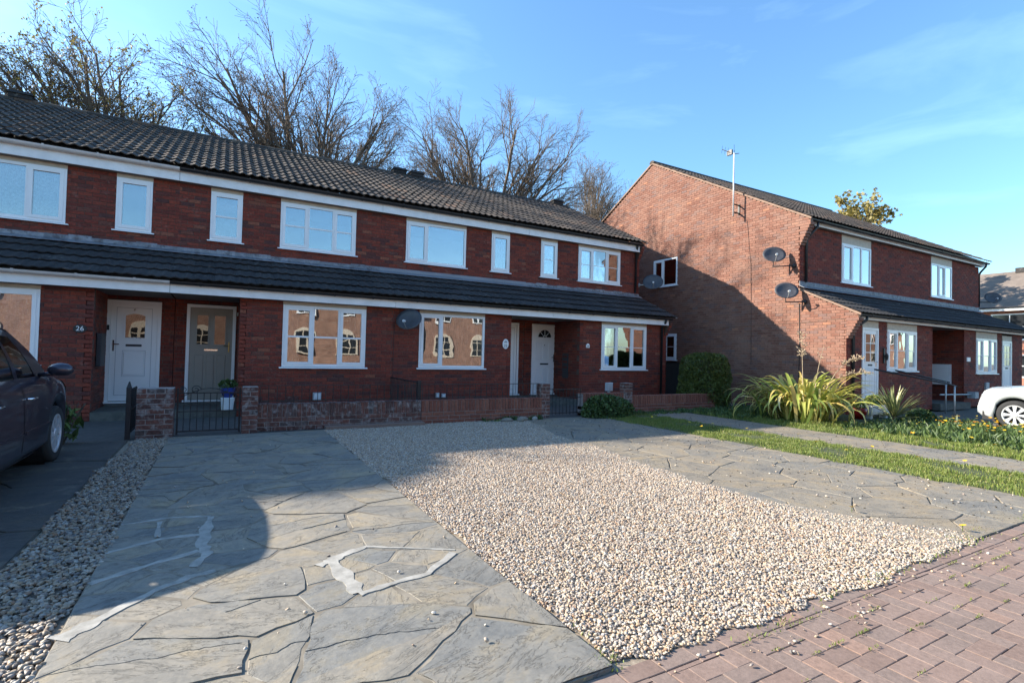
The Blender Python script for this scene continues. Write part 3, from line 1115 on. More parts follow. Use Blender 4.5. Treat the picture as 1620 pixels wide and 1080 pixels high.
blades('joint_tufts', [(1.50, 1.62, 1.72, 2.15), (4.95, 5.6, 1.72, 1.90), (3.0, 5.2, 1.70, 1.77), (2.2, 3.0, 1.62, 1.70), (1.0, 1.6, 1.76, 1.86), (1.50, 1.56, 2.3, 2.5), (6.2, 7.3, 1.7, 1.86)], m_grass, 900, 0.01, 0.035, 0.006, 8,
       'small tufts of grass along the edge of the gravel', 0.8, False)
# moss and grass in the paver joints
jb = []
for i in range(70):
    x = 2.2 + random.random() * 4.2
    k = int(7 - abs(random.gauss(0, 3.2)))
    y = Y0 + k * U
    jb.append((x, x + random.uniform(0.03, 0.12), y - 0.006, y + 0.008))
blades('joint_moss', jb, m_grass, 14000, 0.006, 0.018, 0.005, 12, 'moss and grass sprouting in the paver joints', 0.8, False)


# ------------------------------------------------------------------ brickwork
BL, BHT, CH, STEP = 0.215, 0.065, 0.075, 0.225
PR = 0.008


def brick_mesh(mat, L=BL):
    b = MB()
    h, l = BHT / 2, L / 2
    b.add([(-l, 0.0, -h), (l, 0.0, -h), (l, 0.0, h), (-l, 0.0, h), (-l, -PR + .002, -h), (l, -PR + .002, -h), (l, -PR + .002, h), (-l, -PR + .002, h),
           (-l + .003, -PR, -h + .003), (l - .003, -PR, -h + .003), (l - .003, -PR, h - .003), (-l + .003, -PR, h - .003)],
          [(0, 1, 5, 4), (1, 2, 6, 5), (2, 3, 7, 6), (3, 0, 4, 7), (4, 5, 9, 8), (5, 6, 10, 9), (6, 7, 11, 10), (7, 4, 8, 11), (8, 9, 10, 11)])
    return mesh_of('brick', b, mat)


BRICK = {}


def subtract(iv, a, b):
    out = []
    for s, e in iv:
        if b <= s or a >= e:
            out.append((s, e))
        else:
            if a > s:
                out.append((s, a))
            if b < e:
                out.append((b, e))
    return out


class Wall:
    """gathers the bricks and the mortar of one building"""

    def __init__(self, owner, mb, mm, seed=1):
        self.owner, self.mb, self.mm = owner, mb, mm
        self.pieces = []
        self.mort = MB()
        self.r = random.Random(seed)

    def face(self, o, u, n, u0, u1, z0, z1, holes=(), lim=None, thick=0.11, phase=0.0, prop=1.0):
        """o: origin xy; u, n: unit vectors along and outward; u0..u1 in u; holes: (ua,ub,za,zb)"""
        nz = int(round((z1 - z0) / CH + 0.499))
        for k in range(nz):
            za, zb = z0 + k * CH, min(z0 + (k + 1) * CH, z1)
            if zb - za < 0.02:
                continue
            zm = (za + zb) / 2
            iv = [(u0, u1)]
            if lim:
                a, b = lim(zm)
                iv = subtract(subtract(iv, -1e9, a), b, 1e9)
            for ha, hb, hz0, hz1 in holes:
                if hz0 < zm < hz1:
                    iv = subtract(iv, ha, hb)
            for s, e in iv:
                if e - s < 0.02:
                    continue
                self.slab(o, u, n, s, e, za, zb, thick)
                # bricks
                x = math.floor((s - phase) / STEP) * STEP + phase + (STEP / 2 if k % 2 else 0)
                if x > s:
                    x -= STEP
                while x < e:
                    a, b = max(x + 0.005, s), min(x + STEP - 0.005, e)
                    if b - a > 0.025:
                        self.pieces.append((o, u, n, a, b, (za + zb) / 2, zb - za - 0.010, 1.0))
                    x += STEP

    def slab(self, o, u, n, s, e, za, zb, t):
        def P(uu, nn, z):
            return (o[0] + u[0] * uu + n[0] * nn, o[1] + u[1] * uu + n[1] * nn, z)
        vs = [P(s, 0, za), P(e, 0, za), P(e, -t, za), P(s, -t, za), P(s, 0, zb), P(e, 0, zb), P(e, -t, zb), P(s, -t, zb)]
        self.mort.add(vs, [(0, 3, 2, 1), (4, 5, 6, 7), (0, 1, 5, 4), (1, 2, 6, 5), (2, 3, 7, 6), (3, 0, 4, 7)])

    def finish(self, indiv=300):
        if indiv:
            sc = []
            for i, p in enumerate(self.pieces):
                o, u, n, a, b, zc, h, q = p
                c = (o[0] + u[0] * (a + b) / 2, o[1] + u[1] * (a + b) / 2, zc)
                if b - a > 0.15 and abs(h - BHT) < 0.004 and n[1] < -0.5:
                    pj = fwd(*c)
                    if pj and abs(pj[0]) < 812 and abs(pj[1]) < 545:
                        sc.append((pj[2], i))
            sc.sort()
            pick = set(i for d, i in sc[:indiv])
            if self.mb.name not in BRICK:
                BRICK[self.mb.name] = brick_mesh(self.mb)
            bm_ = BRICK[self.mb.name]
            for i in pick:
                o, u, n, a, b, zc, h, q = self.pieces[i]
                d = self.r.uniform(-0.002, 0.003)
                c = (o[0] + u[0] * (a + b) / 2 + n[0] * d, o[1] + u[1] * (a + b) / 2 + n[1] * d, zc)
                put('brick', bm_, self.owner, c, scale=((b - a) / BL, 1, 1))
        else:
            pick = set()
        m = MB()
        for i, (o, u, n, a, b, zc, h, q) in enumerate(self.pieces):
            if i in pick:
                continue
            p = PR + self.r.uniform(-0.002, 0.003)

            def P(uu, nn, z):
                return (o[0] + u[0] * uu + n[0] * nn, o[1] + u[1] * uu + n[1] * nn, z)
            z0, z1 = zc - h / 2, zc + h / 2
            m.add([P(a, -0.002, z0), P(b, -0.002, z0), P(b, -0.002, z1), P(a, -0.002, z1), P(a, p, z0), P(b, p, z0), P(b, p, z1), P(a, p, z1)],
                  [(0, 1, 5, 4), (1, 2, 6, 5), (2, 3, 7, 6), (3, 0, 4, 7), (4, 5, 6, 7)])
        if m.v:
            obj('brickwork', m, self.mb, self.owner, kind='stuff')
        obj('wall', self.mort, self.mm, self.owner)


# ------------------------------------------------------------------ windows and doors
def window(parent, x0, x1, z0, z1, y, lights, bars=(), thin=False, header=0.0, rotz=0.0, back='net', sillx=0.05, mats=None, frame=0.055, wx=None, openers=(), label=None, bb=0.035, valance=False):
    """lights: relative split points; bars: heights as fractions; local coordinates: x right, -y out, z up"""
    W, H = x1 - x0, z1 - z0
    loc = (x0, y, z0) if wx is None else (wx, y, z0)
    f = MB()
    fd0, fd1 = -0.012, 0.055
    f.box(0, W, fd0, fd1, 0, frame)
    f.box(0, W, fd0, fd1, H - frame, H)
    f.box(0, frame, fd0, fd1, frame, H - frame)
    f.box(W - frame, W, fd0, fd1, frame, H - frame)
    cuts = [0.0] + list(lights) + [1.0]
    for c in lights:
        f.box(W * c - 0.028, W * c + 0.028, fd0, fd1, frame, H - frame)
    me = mesh_of('window', f, m_upvc)
    w = put('window', me, parent, loc, rotz, label=label)
    for i in range(len(cuts) - 1):
        a = W * cuts[i] + (frame if i == 0 else 0.028)
        b = W * cuts[i + 1] - (frame if i == len(cuts) - 2 else 0.028)
        zz0, zz1 = frame, H - frame
        if i in openers:
            s = MB()
            t = 0.045
            s.box(a - 0.012, b + 0.012, -0.026, 0.03, zz0 - 0.012, zz0 + t)
            s.box(a - 0.012, b + 0.012, -0.026, 0.03, zz1 - t, zz1 + 0.012)
            s.box(a - 0.012, a + t, -0.026, 0.03, zz0 + t, zz1 - t)
            s.box(b - t, b + 0.012, -0.026, 0.03, zz0 + t, zz1 - t)
            obj('sash', s, m_upvc, w, local=True)
            a, b, zz0, zz1 = a + t, b - t, zz0 + t, zz1 - t
        fr = [0.0] + list(bars) + [1.0]
        hz = [zz0 + (zz1 - zz0) * q for q in fr]
        for k in range(len(hz) - 1):
            p = MB()
            e0 = 0.0
            p.box(a, b, 0.010, 0.016, hz[k], hz[k + 1])
            po = obj('pane', p, m_glass, w, local=True)
            po.rotation_euler = (random.uniform(-.002, .002), 0, random.uniform(-.0035, .0035))
        for q in hz[1:-1]:
            g = MB()
            t = 0.008 if thin else bb * 0.5
            g.box(a, b, -0.004 if not thin else 0.004, 0.022, q - t, q + t)
            obj('glazing_bar', g, m_upvc, w, local=True)
    s = MB()
    s.extr([(0.05, 0.0), (-0.055, -0.012), (-0.058, -0.035), (-0.045, -0.036), (0.05, -0.022)], -sillx, W + sillx, 'x')
    obj('sill', s, m_upvc, w, local=True)
    if header > 0:
        h = MB()
        h.box(-0.004, W + 0.004, -0.006, 0.05, H + 0.001, H + header)
        obj('header_panel', h, m_panel, w, local=True)
    # what hangs behind the glass
    c = MB()
    if back in ('net', 'curtain', 'roller'):
        n = max(8, int(W / 0.018)) if back != 'roller' else 1
        amp = 0.012 if back != 'roller' else 0
        vs, fs = [], []
        for i in range(n + 1):
            x = frame * 0.5 + (W - frame) * i / n
            yy = 0.085 + amp * math.sin(i * 1.25) + amp * 0.8 * math.sin(i * 0.37 + 1)
            vs += [(x, yy, 0.02), (x, yy, H - 0.02)]
        for i in range(n):
            fs.append((2 * i, 2 * i + 2, 2 * i + 3, 2 * i + 1))
        c.add(vs, fs)
        obj({'net': 'net_curtain', 'curtain': 'curtain', 'roller': 'roller_blind'}[back], c, {'net': m_net, 'curtain': m_curt, 'roller': m_roller}[back], w, local=True)
    elif back == 'blind':
        z = 0.05
        while z < H - 0.04:
            c.add([(frame, 0.075, z), (W - frame, 0.075, z), (W - frame, 0.100, z + 0.024), (frame, 0.100, z + 0.024)], [(0, 1, 2, 3)])
            z += 0.027
        obj('venetian_blind', c, m_blind, w, local=True)
    elif back == 'sides':
        for a, b in ((0.03, W * 0.20), (W * 0.80, W - 0.03)):
            n = 14
            vs, fs = [], []
            for i in range(n + 1):
                x = a + (b - a) * i / n
                yy = 0.12 + 0.02 * math.sin(i * 1.6)
                vs += [(x, yy, 0.02), (x, yy, H - 0.02)]
            for i in range(n):
                fs.append((2 * i, 2 * i + 2, 2 * i + 3, 2 * i + 1))
            c.add(vs, fs)
        obj('curtain', c, m_curt, w, local=True)
    if valance:
        v = MB()
        n = 30
        vs, fs = [], []
        for i in range(n + 1):
            x = frame + (W - 2 * frame) * i / n
            dz = 0.10 + 0.05 * abs(math.sin(i / n * math.pi * 2))
            vs += [(x, 0.07 + 0.006 * math.sin(i * 2), H - frame), (x, 0.07 + 0.006 * math.sin(i * 2), H - frame - dz)]
        for i in range(n):
            fs.append((2 * i, 2 * i + 2, 2 * i + 3, 2 * i + 1))
        v.add(vs, fs)
        obj('valance', v, m_upvc, w, local=True)
    return w


def door(parent, x0, x1, z0, z1, y, style, rotz=0.0, leaf_mat=None, wx=None, label=None):
    W, H = x1 - x0, z1 - z0
    f = MB()
    t = 0.06
    f.box(0, t, -0.02, 0.06, 0, H)
    f.box(W - t, W, -0.02, 0.06, 0, H)
    f.box(t, W - t, -0.02, 0.06, H - t, H)
    f.box(-0.03, W + 0.03, -0.07, 0.06, -0.035, -0.001)
    d = put('door', mesh_of('door', f, m_upvc), parent, (x0, y, z0) if wx is None else (wx, y, z0), rotz, label=label)
    lm = leaf_mat or m_upvc
    l = MB()
    a, b, zt = t + 0.003, W - t - 0.003, H - t - 0.003
    l.box(a, b, 0.0, 0.045, 0.01, zt)
    lf = obj('door_leaf', l, lm, d, local=True)

    def raised(x0_, x1_, za, zb, mat=None):
        r_ = MB()
        r_.bbox(x0_, x1_, -0.010, 0.0, za, zb, 0.009)
        obj('door_panel', r_, mat or lm, d, local=True)

    def groove(x0_, x1_, za, zb, w=0.008):
        r_ = MB()
        r_.box(x0_, x1_, -0.003, 0.0, za, za + w)
        r_.box(x0_, x1_, -0.003, 0.0, zb - w, zb)
        r_.box(x0_, x0_ + w, -0.003, 0.0, za + w, zb - w)
        r_.box(x1_ - w, x1_, -0.003, 0.0, za + w, zb - w)
        obj('moulding', r_, m_recess, d, local=True)

    def pane(x0_, x1_, za, zb, arch=False):
        r_ = MB()
        if arch:
            pts = [(x0_, za), (x1_, za)]
            for i in range(9):
                t_ = i / 8
                pts.append((x1_ + (x0_ - x1_) * t_, zb + 0.045 * math.sin(math.pi * t_)))
            r_.extr([(p[0], p[1]) for p in pts], -0.006, 0.0, 'y')
        else:
            r_.box(x0_, x1_, -0.006, 0.0, za, zb)
        obj('door_pane', r_, m_obsc, d, local=True)
        q = MB()
        e = 0.025
        q.box(x0_ - e, x0_, -0.018, 0.0, za - e, zb + e)
        q.box(x1_, x1_ + e, -0.018, 0.0, za - e, zb + e)
        q.box(x0_, x1_, -0.018, 0.0, za - e, za)
        if arch:
            for i in range(8):
                t0_, t1_ = i / 8, (i + 1) / 8
                xa, xb = x1_ + (x0_ - x1_) * t0_, x1_ + (x0_ - x1_) * t1_
                q.extr([(xa, zb + 0.045 * math.sin(math.pi * t0_)), (xb, zb + 0.045 * math.sin(math.pi * t1_)), (xb, zb + 0.025 + 0.045 * math.sin(math.pi * t1_)), (xa, zb + 0.025 + 0.045 * math.sin(math.pi * t0_))], -0.018, 0.0, 'y')
        else:
            q.box(x0_, x1_, -0.018, 0.0, zb, zb + e)
        obj('pane_surround', q, lm, d, local=True)

    def letterbox(zc, mat=m_chrome, w=0.13, plate=False):
        r_ = MB()
        r_.bbox(W / 2 - w, W / 2 + w, -0.014, 0.0, zc - 0.022, zc + 0.022, 0.006)
        obj('letterbox', r_, mat, d, local=True)

    def handle(xh, mat=m_chrome, zc=1.0, sgn=1):
        r_ = MB()
        r_.bbox(xh - 0.014, xh + 0.014, -0.012, 0.0, zc - 0.11, zc + 0.11, 0.005)
        r_.tube([(xh, -0.01, zc + 0.03), (xh, -0.05, zc + 0.03), (xh + sgn * 0.10, -0.055, zc + 0.03)], 0.009, 6)
        obj('handle', r_, mat, d, local=True)

    if style == 'arch_pane':
        pane(0.30, 0.62, 1.26, 1.70, True)
        letterbox(1.11, m_greyd)
        raised(0.28, 0.62, 0.52, 0.98)
        groove(0.26, 0.64, 0.49, 1.01)
        groove(0.15, W - 0.15, 0.12, H - 0.14, 0.008)
        handle(0.115, m_chrome, 1.10)
        k = MB()
        k.ell((W / 2, -0.012, 1.82), (0.022, 0.012, 0.022), 8, 6)
        obj('knocker', k, m_chrome, d, local=True)
        k = MB()
        k.bbox(0.005, 0.045, -0.035, -0.02, 1.40, 1.50, 0.005)
        obj('doorbell', k, m_black, d, local=True)
    elif style == 'two_pane':
        pane(0.19, 0.39, 1.17, 1.78)
        pane(0.51, 0.71, 1.17, 1.78)
        letterbox(1.05, m_chrome)
        for a_, b_ in ((0.16, 0.32), (0.37, 0.52), (0.57, 0.73)):
            raised(a_, b_, 0.18, 0.95)
        handle(W - 0.12, m_brass, 1.12, -1)
    elif style == 'fan':
        # sunburst light
        r_ = MB()
        n = 12
        cx_, cz_, rr_ = W / 2, 1.62, 0.235
        pts = [(cx_ + rr_ * math.cos(math.pi * i / n), cz_ + rr_ * math.sin(math.pi * i / n)) for i in range(n + 1)]
        r_.extr(pts, -0.006, 0.0, 'y')
        obj('door_pane', r_, m_obsd, d, local=True)
        q = MB()
        for ang in (0, 45, 90, 135, 180):
            t_ = R(ang)
            q.tube([(cx_ + 0.05 * math.cos(t_), -0.01, cz_ + 0.05 * math.sin(t_)), (cx_ + rr_ * math.cos(t_), -0.01, cz_ + rr_ * math.sin(t_))], 0.007, 4)
        q.tube([(cx_ + rr_ * math.cos(math.pi * i / n), -0.01, cz_ + rr_ * math.sin(math.pi * i / n)) for i in range(n + 1)], 0.012, 4)
        q.tube([(cx_ + 0.055 * math.cos(math.pi * i / 6), -0.01, cz_ + 0.055 * math.sin(math.pi * i / 6)) for i in range(7)], 0.008, 4)
        q.box(cx_ - rr_, cx_ + rr_, -0.02, 0.0, cz_ - 0.015, cz_ + 0.008)
        obj('fanlight_bars', q, lm, d, local=True)
        for a_, b_ in ((0.15, 0.30), (0.375, 0.505), (0.58, W - 0.15)):
            raised(a_, b_, 0.13, 0.72)
            raised(a_, b_, 0.98, 1.50)
        letterbox(0.85, m_greyd, 0.14)
        handle(W - 0.11, m_black, 1.02, -1)
        k = MB()
        k.ell((W / 2, -0.012, 1.40), (0.016, 0.01, 0.016), 8, 6)
        obj('peephole', k, m_black, d, local=True)
    elif style == 'panes':
        zb, zt_ = 0.98, H - 0.17
        pane(0.15, W - 0.15, zb, zt_)
        q = MB()
        q.box(W / 2 - 0.01, W / 2 + 0.01, -0.012, -0.006, zb, zt_)
        for t_ in (1 / 3, 2 / 3):
            z = zb + (zt_ - zb) * t_
            q.box(0.15, W - 0.15, -0.0125, -0.006, z - 0.01, z + 0.01)
        obj('glazing_bar', q, lm, d, local=True)
        groove(0.16, W - 0.16, 0.15, 0.80)
        for k in range(4):
            raised(0.18 + k * 0.105, 0.27 + k * 0.105, 0.17, 0.78)
        letterbox(0.89, m_greyd, 0.1)
        handle(W - 0.11, m_chrome, 0.95, -1)
    else:
        groove(0.14, W - 0.14, 0.12, H - 0.14)
        raised(0.2, W - 0.2, 0.2, 0.9)
        raised(0.2, W - 0.2, 1.05, 1.75)
        handle(0.11, m_chrome, 1.02)
    return d


m_obsc = mat_glass('obscured_glass', (0.30, 0.22, 0.16), 1.8, 0.04)
m_obsd = mat_plain('dark_glass', (0.02, 0.022, 0.025), 0.08)


# ------------------------------------------------------------------ roof tiles
def tile_mesh(mat, W=0.34, L=0.40, amp=0.030, name='roof_tile'):
    half = [(0.0, 0.0), (0.030, 0.12), (0.055, 0.62), (0.085, 1.0), (0.115, 0.62), (0.140, 0.12)]
    prof = []
    for k in range(2):
        prof += [(k * W / 2 + p[0] * (W / 0.34), p[1] * amp) for p in half]
    prof.append((W, 0.0))
    b = MB()
    n = len(prof)
    lift = 0.022
    vs = []
    # lower end sits high, upper end tucked under the next course; local: x along eave, y up the slope, z normal
    vs += [(p[0], 0.0, p[1] + lift - 0.020) for p in prof]
    vs += [(p[0], 0.0, p[1] + lift) for p in prof]
    vs += [(p[0], L, p[1] * 0.96 - 0.004) for p in prof]
    fs = [(i, i + 1, n + i + 1, n + i) for i in range(n - 1)] + [(n + i, n + i + 1, 2 * n + i + 1, 2 * n + i) for i in range(n - 1)]
    b.add(vs, fs)
    me = mesh_of(name, b, mat)
    return me, b


TILE, TILE_MB = tile_mesh(m_tile)
TILED, TILED_MB = tile_mesh(m_tiledark, amp=0.017)


def roof_slope(owner, x0, x1, ye, ze, yr, zr, me, mat, indiv, seed, flip=False, gauge=0.345, w=0.34):
    """tiles from the eave (ye,ze) up to (yr,zr)"""
    dy, dz = yr - ye, zr - ze
    L = math.hypot(dy, dz)
    sy, sz = dy / L, dz / L
    ang = math.atan2(dz, abs(dy))
    rr = random.Random(seed)
    nrow = int(L / gauge)
    g = L / nrow
    ncol = max(1, int(round((x1 - x0) / w)))
    cw = (x1 - x0) / ncol
    slots = []
    for j in range(nrow):
        for i in range(ncol):
            s = j * g
            slots.append((x0 + i * cw, ye + sy * s, ze + sz * s, j))
    if indiv:
        for x, y, z, j in slots:
            put('roof_tile', me, owner, (x + rr.uniform(-.003, .003), y, z + rr.uniform(-0.003, 0.004)), rot=(ang + rr.uniform(-0.006, 0.008), rr.uniform(-.006, .006), rr.uniform(-.006, .006)), scale=(cw / 0.34, 1, 1))
        return
    m = MB()
    src = TILE_MB if mat == m_tile else TILED_MB
    ca, sa = math.cos(ang), math.sin(ang)
    sgn = 1 if dy > 0 else -1
    for x, y, z, j in slots:
        jz = rr.uniform(-0.003, 0.004)
        vs = [(x + v[0] * cw / 0.34, y + sgn * (v[1] * ca - v[2] * sa), z + v[1] * sa + v[2] * ca + jz) for v in src.v]
        m.add(vs, src.f)
    obj('roof_tiling', m, mat, owner, kind='stuff')


def half_gutter(owner, x0, x1, y, z, mat, r=0.055, clips=True, sp=0.8, nm='gutter'):
    m = MB()
    n = 8
    pr = []
    for i in range(n + 1):
        t = math.pi + math.pi * i / n
        pr.append((y + r * math.cos(t), z + r * math.sin(t)))
    for i in range(n + 1):
        t = 2 * math.pi - math.pi * i / n
        pr.append((y + (r - 0.006) * math.cos(t), z + (r - 0.006) * math.sin(t)))
    m.extr(pr, x0, x1, 'x')
    gt = obj(nm, m, mat, owner)
    if clips:
        x = x0 + sp * 0.6
        while x < x1 - 0.1:
            c = MB()
            p2 = []
            for i in range(n + 1):
                t = math.pi + math.pi * i / n
                p2.append((y + (r + 0.008) * math.cos(t), z + (r + 0.008) * math.sin(t)))
            p2 += [(y + r + 0.008, z + 0.012), (y - r - 0.008, z + 0.012)]
            c.extr(p2, x - 0.016, x + 0.016, 'x')
            obj('gutter_bracket', c, mat, gt)
            x += sp


def text_on(parent, s, loc, size, mat, rot=(R(90), 0, 0), ext=0.002, name='house_number_figures', local=False):
    cu = bpy.data.curves.new(name, 'FONT')
    cu.body = s
    cu.size = size
    cu.extrude = ext
    cu.align_x = 'CENTER'
    cu.align_y = 'CENTER'
    cu.materials.append(mat)
    tmp = bpy.data.objects.new('tmp', cu)
    C.objects.link(tmp)
    dg = bpy.context.evaluated_depsgraph_get()
    me = bpy.data.meshes.new_from_object(tmp.evaluated_get(dg))
    bpy.data.objects.remove(tmp)
    return put(name, me, parent, loc, rot=rot, local=local)


# ------------------------------------------------------------------ the terrace
YL, YU = 11.5, 12.75          # lower front wall, upper wall and porch back
EAVE_U, EAVE_L = (12.42, 5.03), (11.12, 2.565)
RIDGE = (17.0, 7.27)
TOPL = (12.75, 3.30)
FL = 0.23                     # threshold height
B = [-9.23, -5.03, -0.83, 3.37, 7.57, 11.88]
VIS = [False, True, True, True, True]


def terrace_house(i, name, label, spec):
    x0, x1 = B[i], B[i + 1]
    vis = VIS[i]
    h = thing(name, label, 'house', ((x0 + x1) / 2, YU, 0.0), 'row of terraced brick houses')
    W_ = Wall(h, m_brick, m_mortar, i)
    px0, px1 = spec['porch']
    e0 = x0 if i > 0 else x0
    last = i == len(B) - 2
    uend = x1 + (PR if last else 0)
    # lower front wall, porch left open
    lo = [(w[0] - 0.002, w[1] + 0.002, w[2] - 0.02, 9) for w in spec['lower']]
    a, b = (x0, px0) if px0 > x0 + 0.3 else (px1, x1)
    W_.face((0, YL), (1, 0), (0, -1), a - (PR if a > x0 + 0.1 else 0), b + (PR if (last or b < x1 - 0.1) else 0), 0.0, 2.40, [(q[0], q[1], q[2], q[3]) for q in lo], phase=(b + PR - 0.220) if px0 > x0 + 0.3 else (a - PR - 0.005))
    # porch side wall
    xs = px0 if px0 > x0 + 0.3 else px1
    side = 1 if px0 > x0 + 0.3 else -1       # brick faces into the porch
    W_.face((xs, 0), (0, 1), (side, 0), YL, YU - 0.001, 0.0, 2.40, [], phase=YL - 0.005)
    # upper wall and porch back, in one plane
    holes = [(w[0] - 0.002, w[1] + 0.002, w[2] - 0.02, 9) for w in spec['upper']]
    W_.face((0, YU), (1, 0), (0, -1), x0, uend, 3.15, 4.92, holes)
    dh = [(d[0], d[1], FL - 0.04, FL + 2.0) for d in spec['doors']]
    W_.face((0, YU), (1, 0), (0, -1), px0 + (0.0), px1, 0.0, 2.45, dh)
    if last:
        # end wall, seen along the alley
        def lim(z):
            if z < 3.2:
                ya = YL if z < 2.45 else EAVE_L[0] + (z - EAVE_L[1] + 0.05) / 0.45
                return (min(max(ya, YL), YU), 21.2)
            hi = 21.2
            if z > 4.95:
                t = (z - 4.95) / (RIDGE[1] - 0.08 - 4.95)
                return (YU + (17 - YU) * t, 21.2 - (21.2 - 17) * t)
            return (YU, hi)
        W_.face((x1, 0), (0, 1), (1, 0), YL, 21.2, 0.0, 7.15, [], lim)
        # stepped corbels under the eaves
        for k in range(6):
            z = 4.92 - (k + 1) * CH
            d = 0.24 - k * 0.04
            W_.pieces.append(((0, YU - d), (1, 0), (0, -1), x1 - 0.10, x1 + PR, z + CH / 2, BHT, 1.0))
            W_.slab((0, YU - d), (1, 0), (0, -1), x1 - 0.10, x1, z, z + CH, d)
            W_.pieces.append(((x1, 0), (0, 1), (1, 0), YU - d, YU, z + CH / 2, BHT, 1.0))
        for k in range(5):
            z = 2.40 - (k + 1) * CH
            d = 0.24 - k * 0.045
            W_.pieces.append(((0, YL - d), (1, 0), (0, -1), x1 - 0.10, x1 + PR, z + CH / 2, BHT, 1.0))
            W_.slab((0, YL - d), (1, 0), (0, -1), x1 - 0.10, x1, z, z + CH, d)
            W_.pieces.append(((x1, 0), (0, 1), (1, 0), YL - d, YL, z + CH / 2, BHT, 1.0))
    W_.finish(300 if vis else 0)
    # shell behind: back wall, party walls, floor, partition
    s = MB()
    s.box(x0 + 0.003, x1 - (0.115 if last else 0.003), 21.1, 21.2, 0, 4.9)
    s.box(x0 + 0.003, x0 + 0.10, YU + 0.12, 21.09, 0, 4.9)
    s.box(x0 + 0.101, x1 - 0.12, YU + 0.12, 21.09, 2.55, 2.75)
    s.box(x0 + 0.101, x1 - 0.12, YU + 2.2, YU + 2.3, 0, 2.54)
    s.box(x0 + 0.101, x1 - 0.12, YU + 2.6, YU + 2.7, 2.76, 4.88)
    s.box(x0 + 0.101, x1 - 0.12, YU + 0.12, 21.09, 4.89, 4.93)
    s.box(x1 - 0.112 if not last else x1 - 0.22, (x1 - 0.003) if not last else x1 - 0.115, YU + 0.12, 21.09, 0, 4.88)
    # ceiling over the lower front room, under the lean-to roof
    s.box(a + 0.02, b - 0.12, YL + 0.11, YU + 0.11, 2.41, 2.44)
    s.box(xs - 0.105 if side == 1 else xs + 0.005, xs - 0.005 if side == 1 else xs + 0.105, YL + 0.115, YU + 0.115, 0.0, 2.405)
    obj('inner_wall', s, m_inner, h)
    # soffits and fascias
    for bx in ((x0, x1 - (0.11 if last else 0), 12.615, YU - 0.012, 4.735, 4.745), (x0, x1 - (0.11 if last else 0), 11.31, YL - 0.012, 2.315, 2.325),
               (px0 + 0.012, px1 - 0.012, YL - 0.011, YU - 0.012, 2.318, 2.328)):
        s = MB()
        s.box(*bx)
        obj('soffit', s, m_soffit, h)
    fx1 = x1 - (0.12 if last else 0.004)
    for (yy, za, zb) in ((12.60, 4.74, 4.965), (11.30, 2.32, 2.49)):
        s = MB()
        s.box(x0 + 0.003, fx1, yy - 0.012, yy + 0.012, za, zb)
        obj('fascia', s, m_fascia, h)
    gm = m_gutw if i <= 1 else m_gutb
    half_gutter(h, x0, x1 - (0.06 if last else 0), 12.525, 4.985, gm, 0.062)
    half_gutter(h, x0, x1 - (0.06 if last else 0), 11.225, 2.525, gm, 0.055)
    # roofs: tiles over a dark underlay
    xr = x1 + (0.07 if last else 0)
    u = MB()
    u.add([(x0, EAVE_U[0] + 0.05, EAVE_U[1] - 0.03), (xr - 0.01, EAVE_U[0] + 0.05, EAVE_U[1] - 0.03), (xr - 0.01, RIDGE[0], RIDGE[1] - 0.03), (x0, RIDGE[0], RIDGE[1] - 0.03),
           (x0, 21.5, EAVE_U[1] - 0.03), (xr - 0.01, 21.5, EAVE_U[1] - 0.03)], [(0, 1, 2, 3), (3, 2, 5, 4)])
    u.add([(x0, EAVE_L[0] + 0.05, EAVE_L[1] - 0.025), (xr - 0.01, EAVE_L[0] + 0.05, EAVE_L[1] - 0.025), (xr - 0.01, TOPL[0], TOPL[1] - 0.02), (x0, TOPL[0], TOPL[1] - 0.02)], [(0, 1, 2, 3)])
    obj('roof', u, m_tiledark, h)
    roof_slope(h, x0, xr, EAVE_U[0], EAVE_U[1], RIDGE[0] - 0.02, RIDGE[1] - 0.01, TILE, m_tile, vis, 10 + i)
    roof_slope(h, x0, xr, EAVE_L[0], EAVE_L[1], TOPL[0] - 0.08, TOPL[1] - 0.036, TILED, m_tiledark, vis, 30 + i)
    # ridge tiles
    n = max(1, int((xr - x0) / 0.45))
    cw = (xr - x0) / n
    for k in range(n):
        m = MB()
        pr_ = [(RIDGE[0] + 0.125 * math.cos(t), RIDGE[1] - 0.035 + 0.105 * math.sin(t)) for t in [R(-8) + (math.pi + R(16)) * q / 8 for q in range(9)]]
        m.extr(pr_, x0 + k * cw + 0.004, x0 + (k + 1) * cw - 0.004, 'x')
        obj('ridge_tile', m, m_tile, h)
    # lead flashing over the lean-to
    m = MB()
    n = 12
    for k in range(n):
        a_, b_ = x0 + (x1 - x0) * k / n, x0 + (x1 - x0) * (k + 1) / n
        rg = 0.02 if spec.get('smooth') else random.uniform(0, 0.03)
        m.extr([(YU - 0.011, 3.40 + rg), (YU - 0.030, 3.39 + rg), (YU - 0.035, 3.335), (YU - 0.20, 3.262 + 0.0), (YU - 0.20, 3.255), (YU - 0.012, 3.32)], a_ + 0.001, b_ - 0.001, 'x')
    obj('flashing', m, m_leadp if spec.get('smooth') else m_lead, h)
    if last:
        # mortar bedding of the verges
        m = MB()
        m.extr([(EAVE_U[0], EAVE_U[1] - 0.035), (RIDGE[0], RIDGE[1] - 0.035), (21.5, EAVE_U[1] - 0.035), (21.5, EAVE_U[1] - 0.01), (RIDGE[0], RIDGE[1] + 0.0), (EAVE_U[0], EAVE_U[1] + 0.0)], x1 + 0.01, x1 + 0.055, 'x')
        m.extr([(EAVE_L[0], EAVE_L[1] - 0.035), (TOPL[0], TOPL[1] - 0.035), (TOPL[0], TOPL[1]), (EAVE_L[0], EAVE_L[1])], x1 + 0.01, x1 + 0.055, 'x')
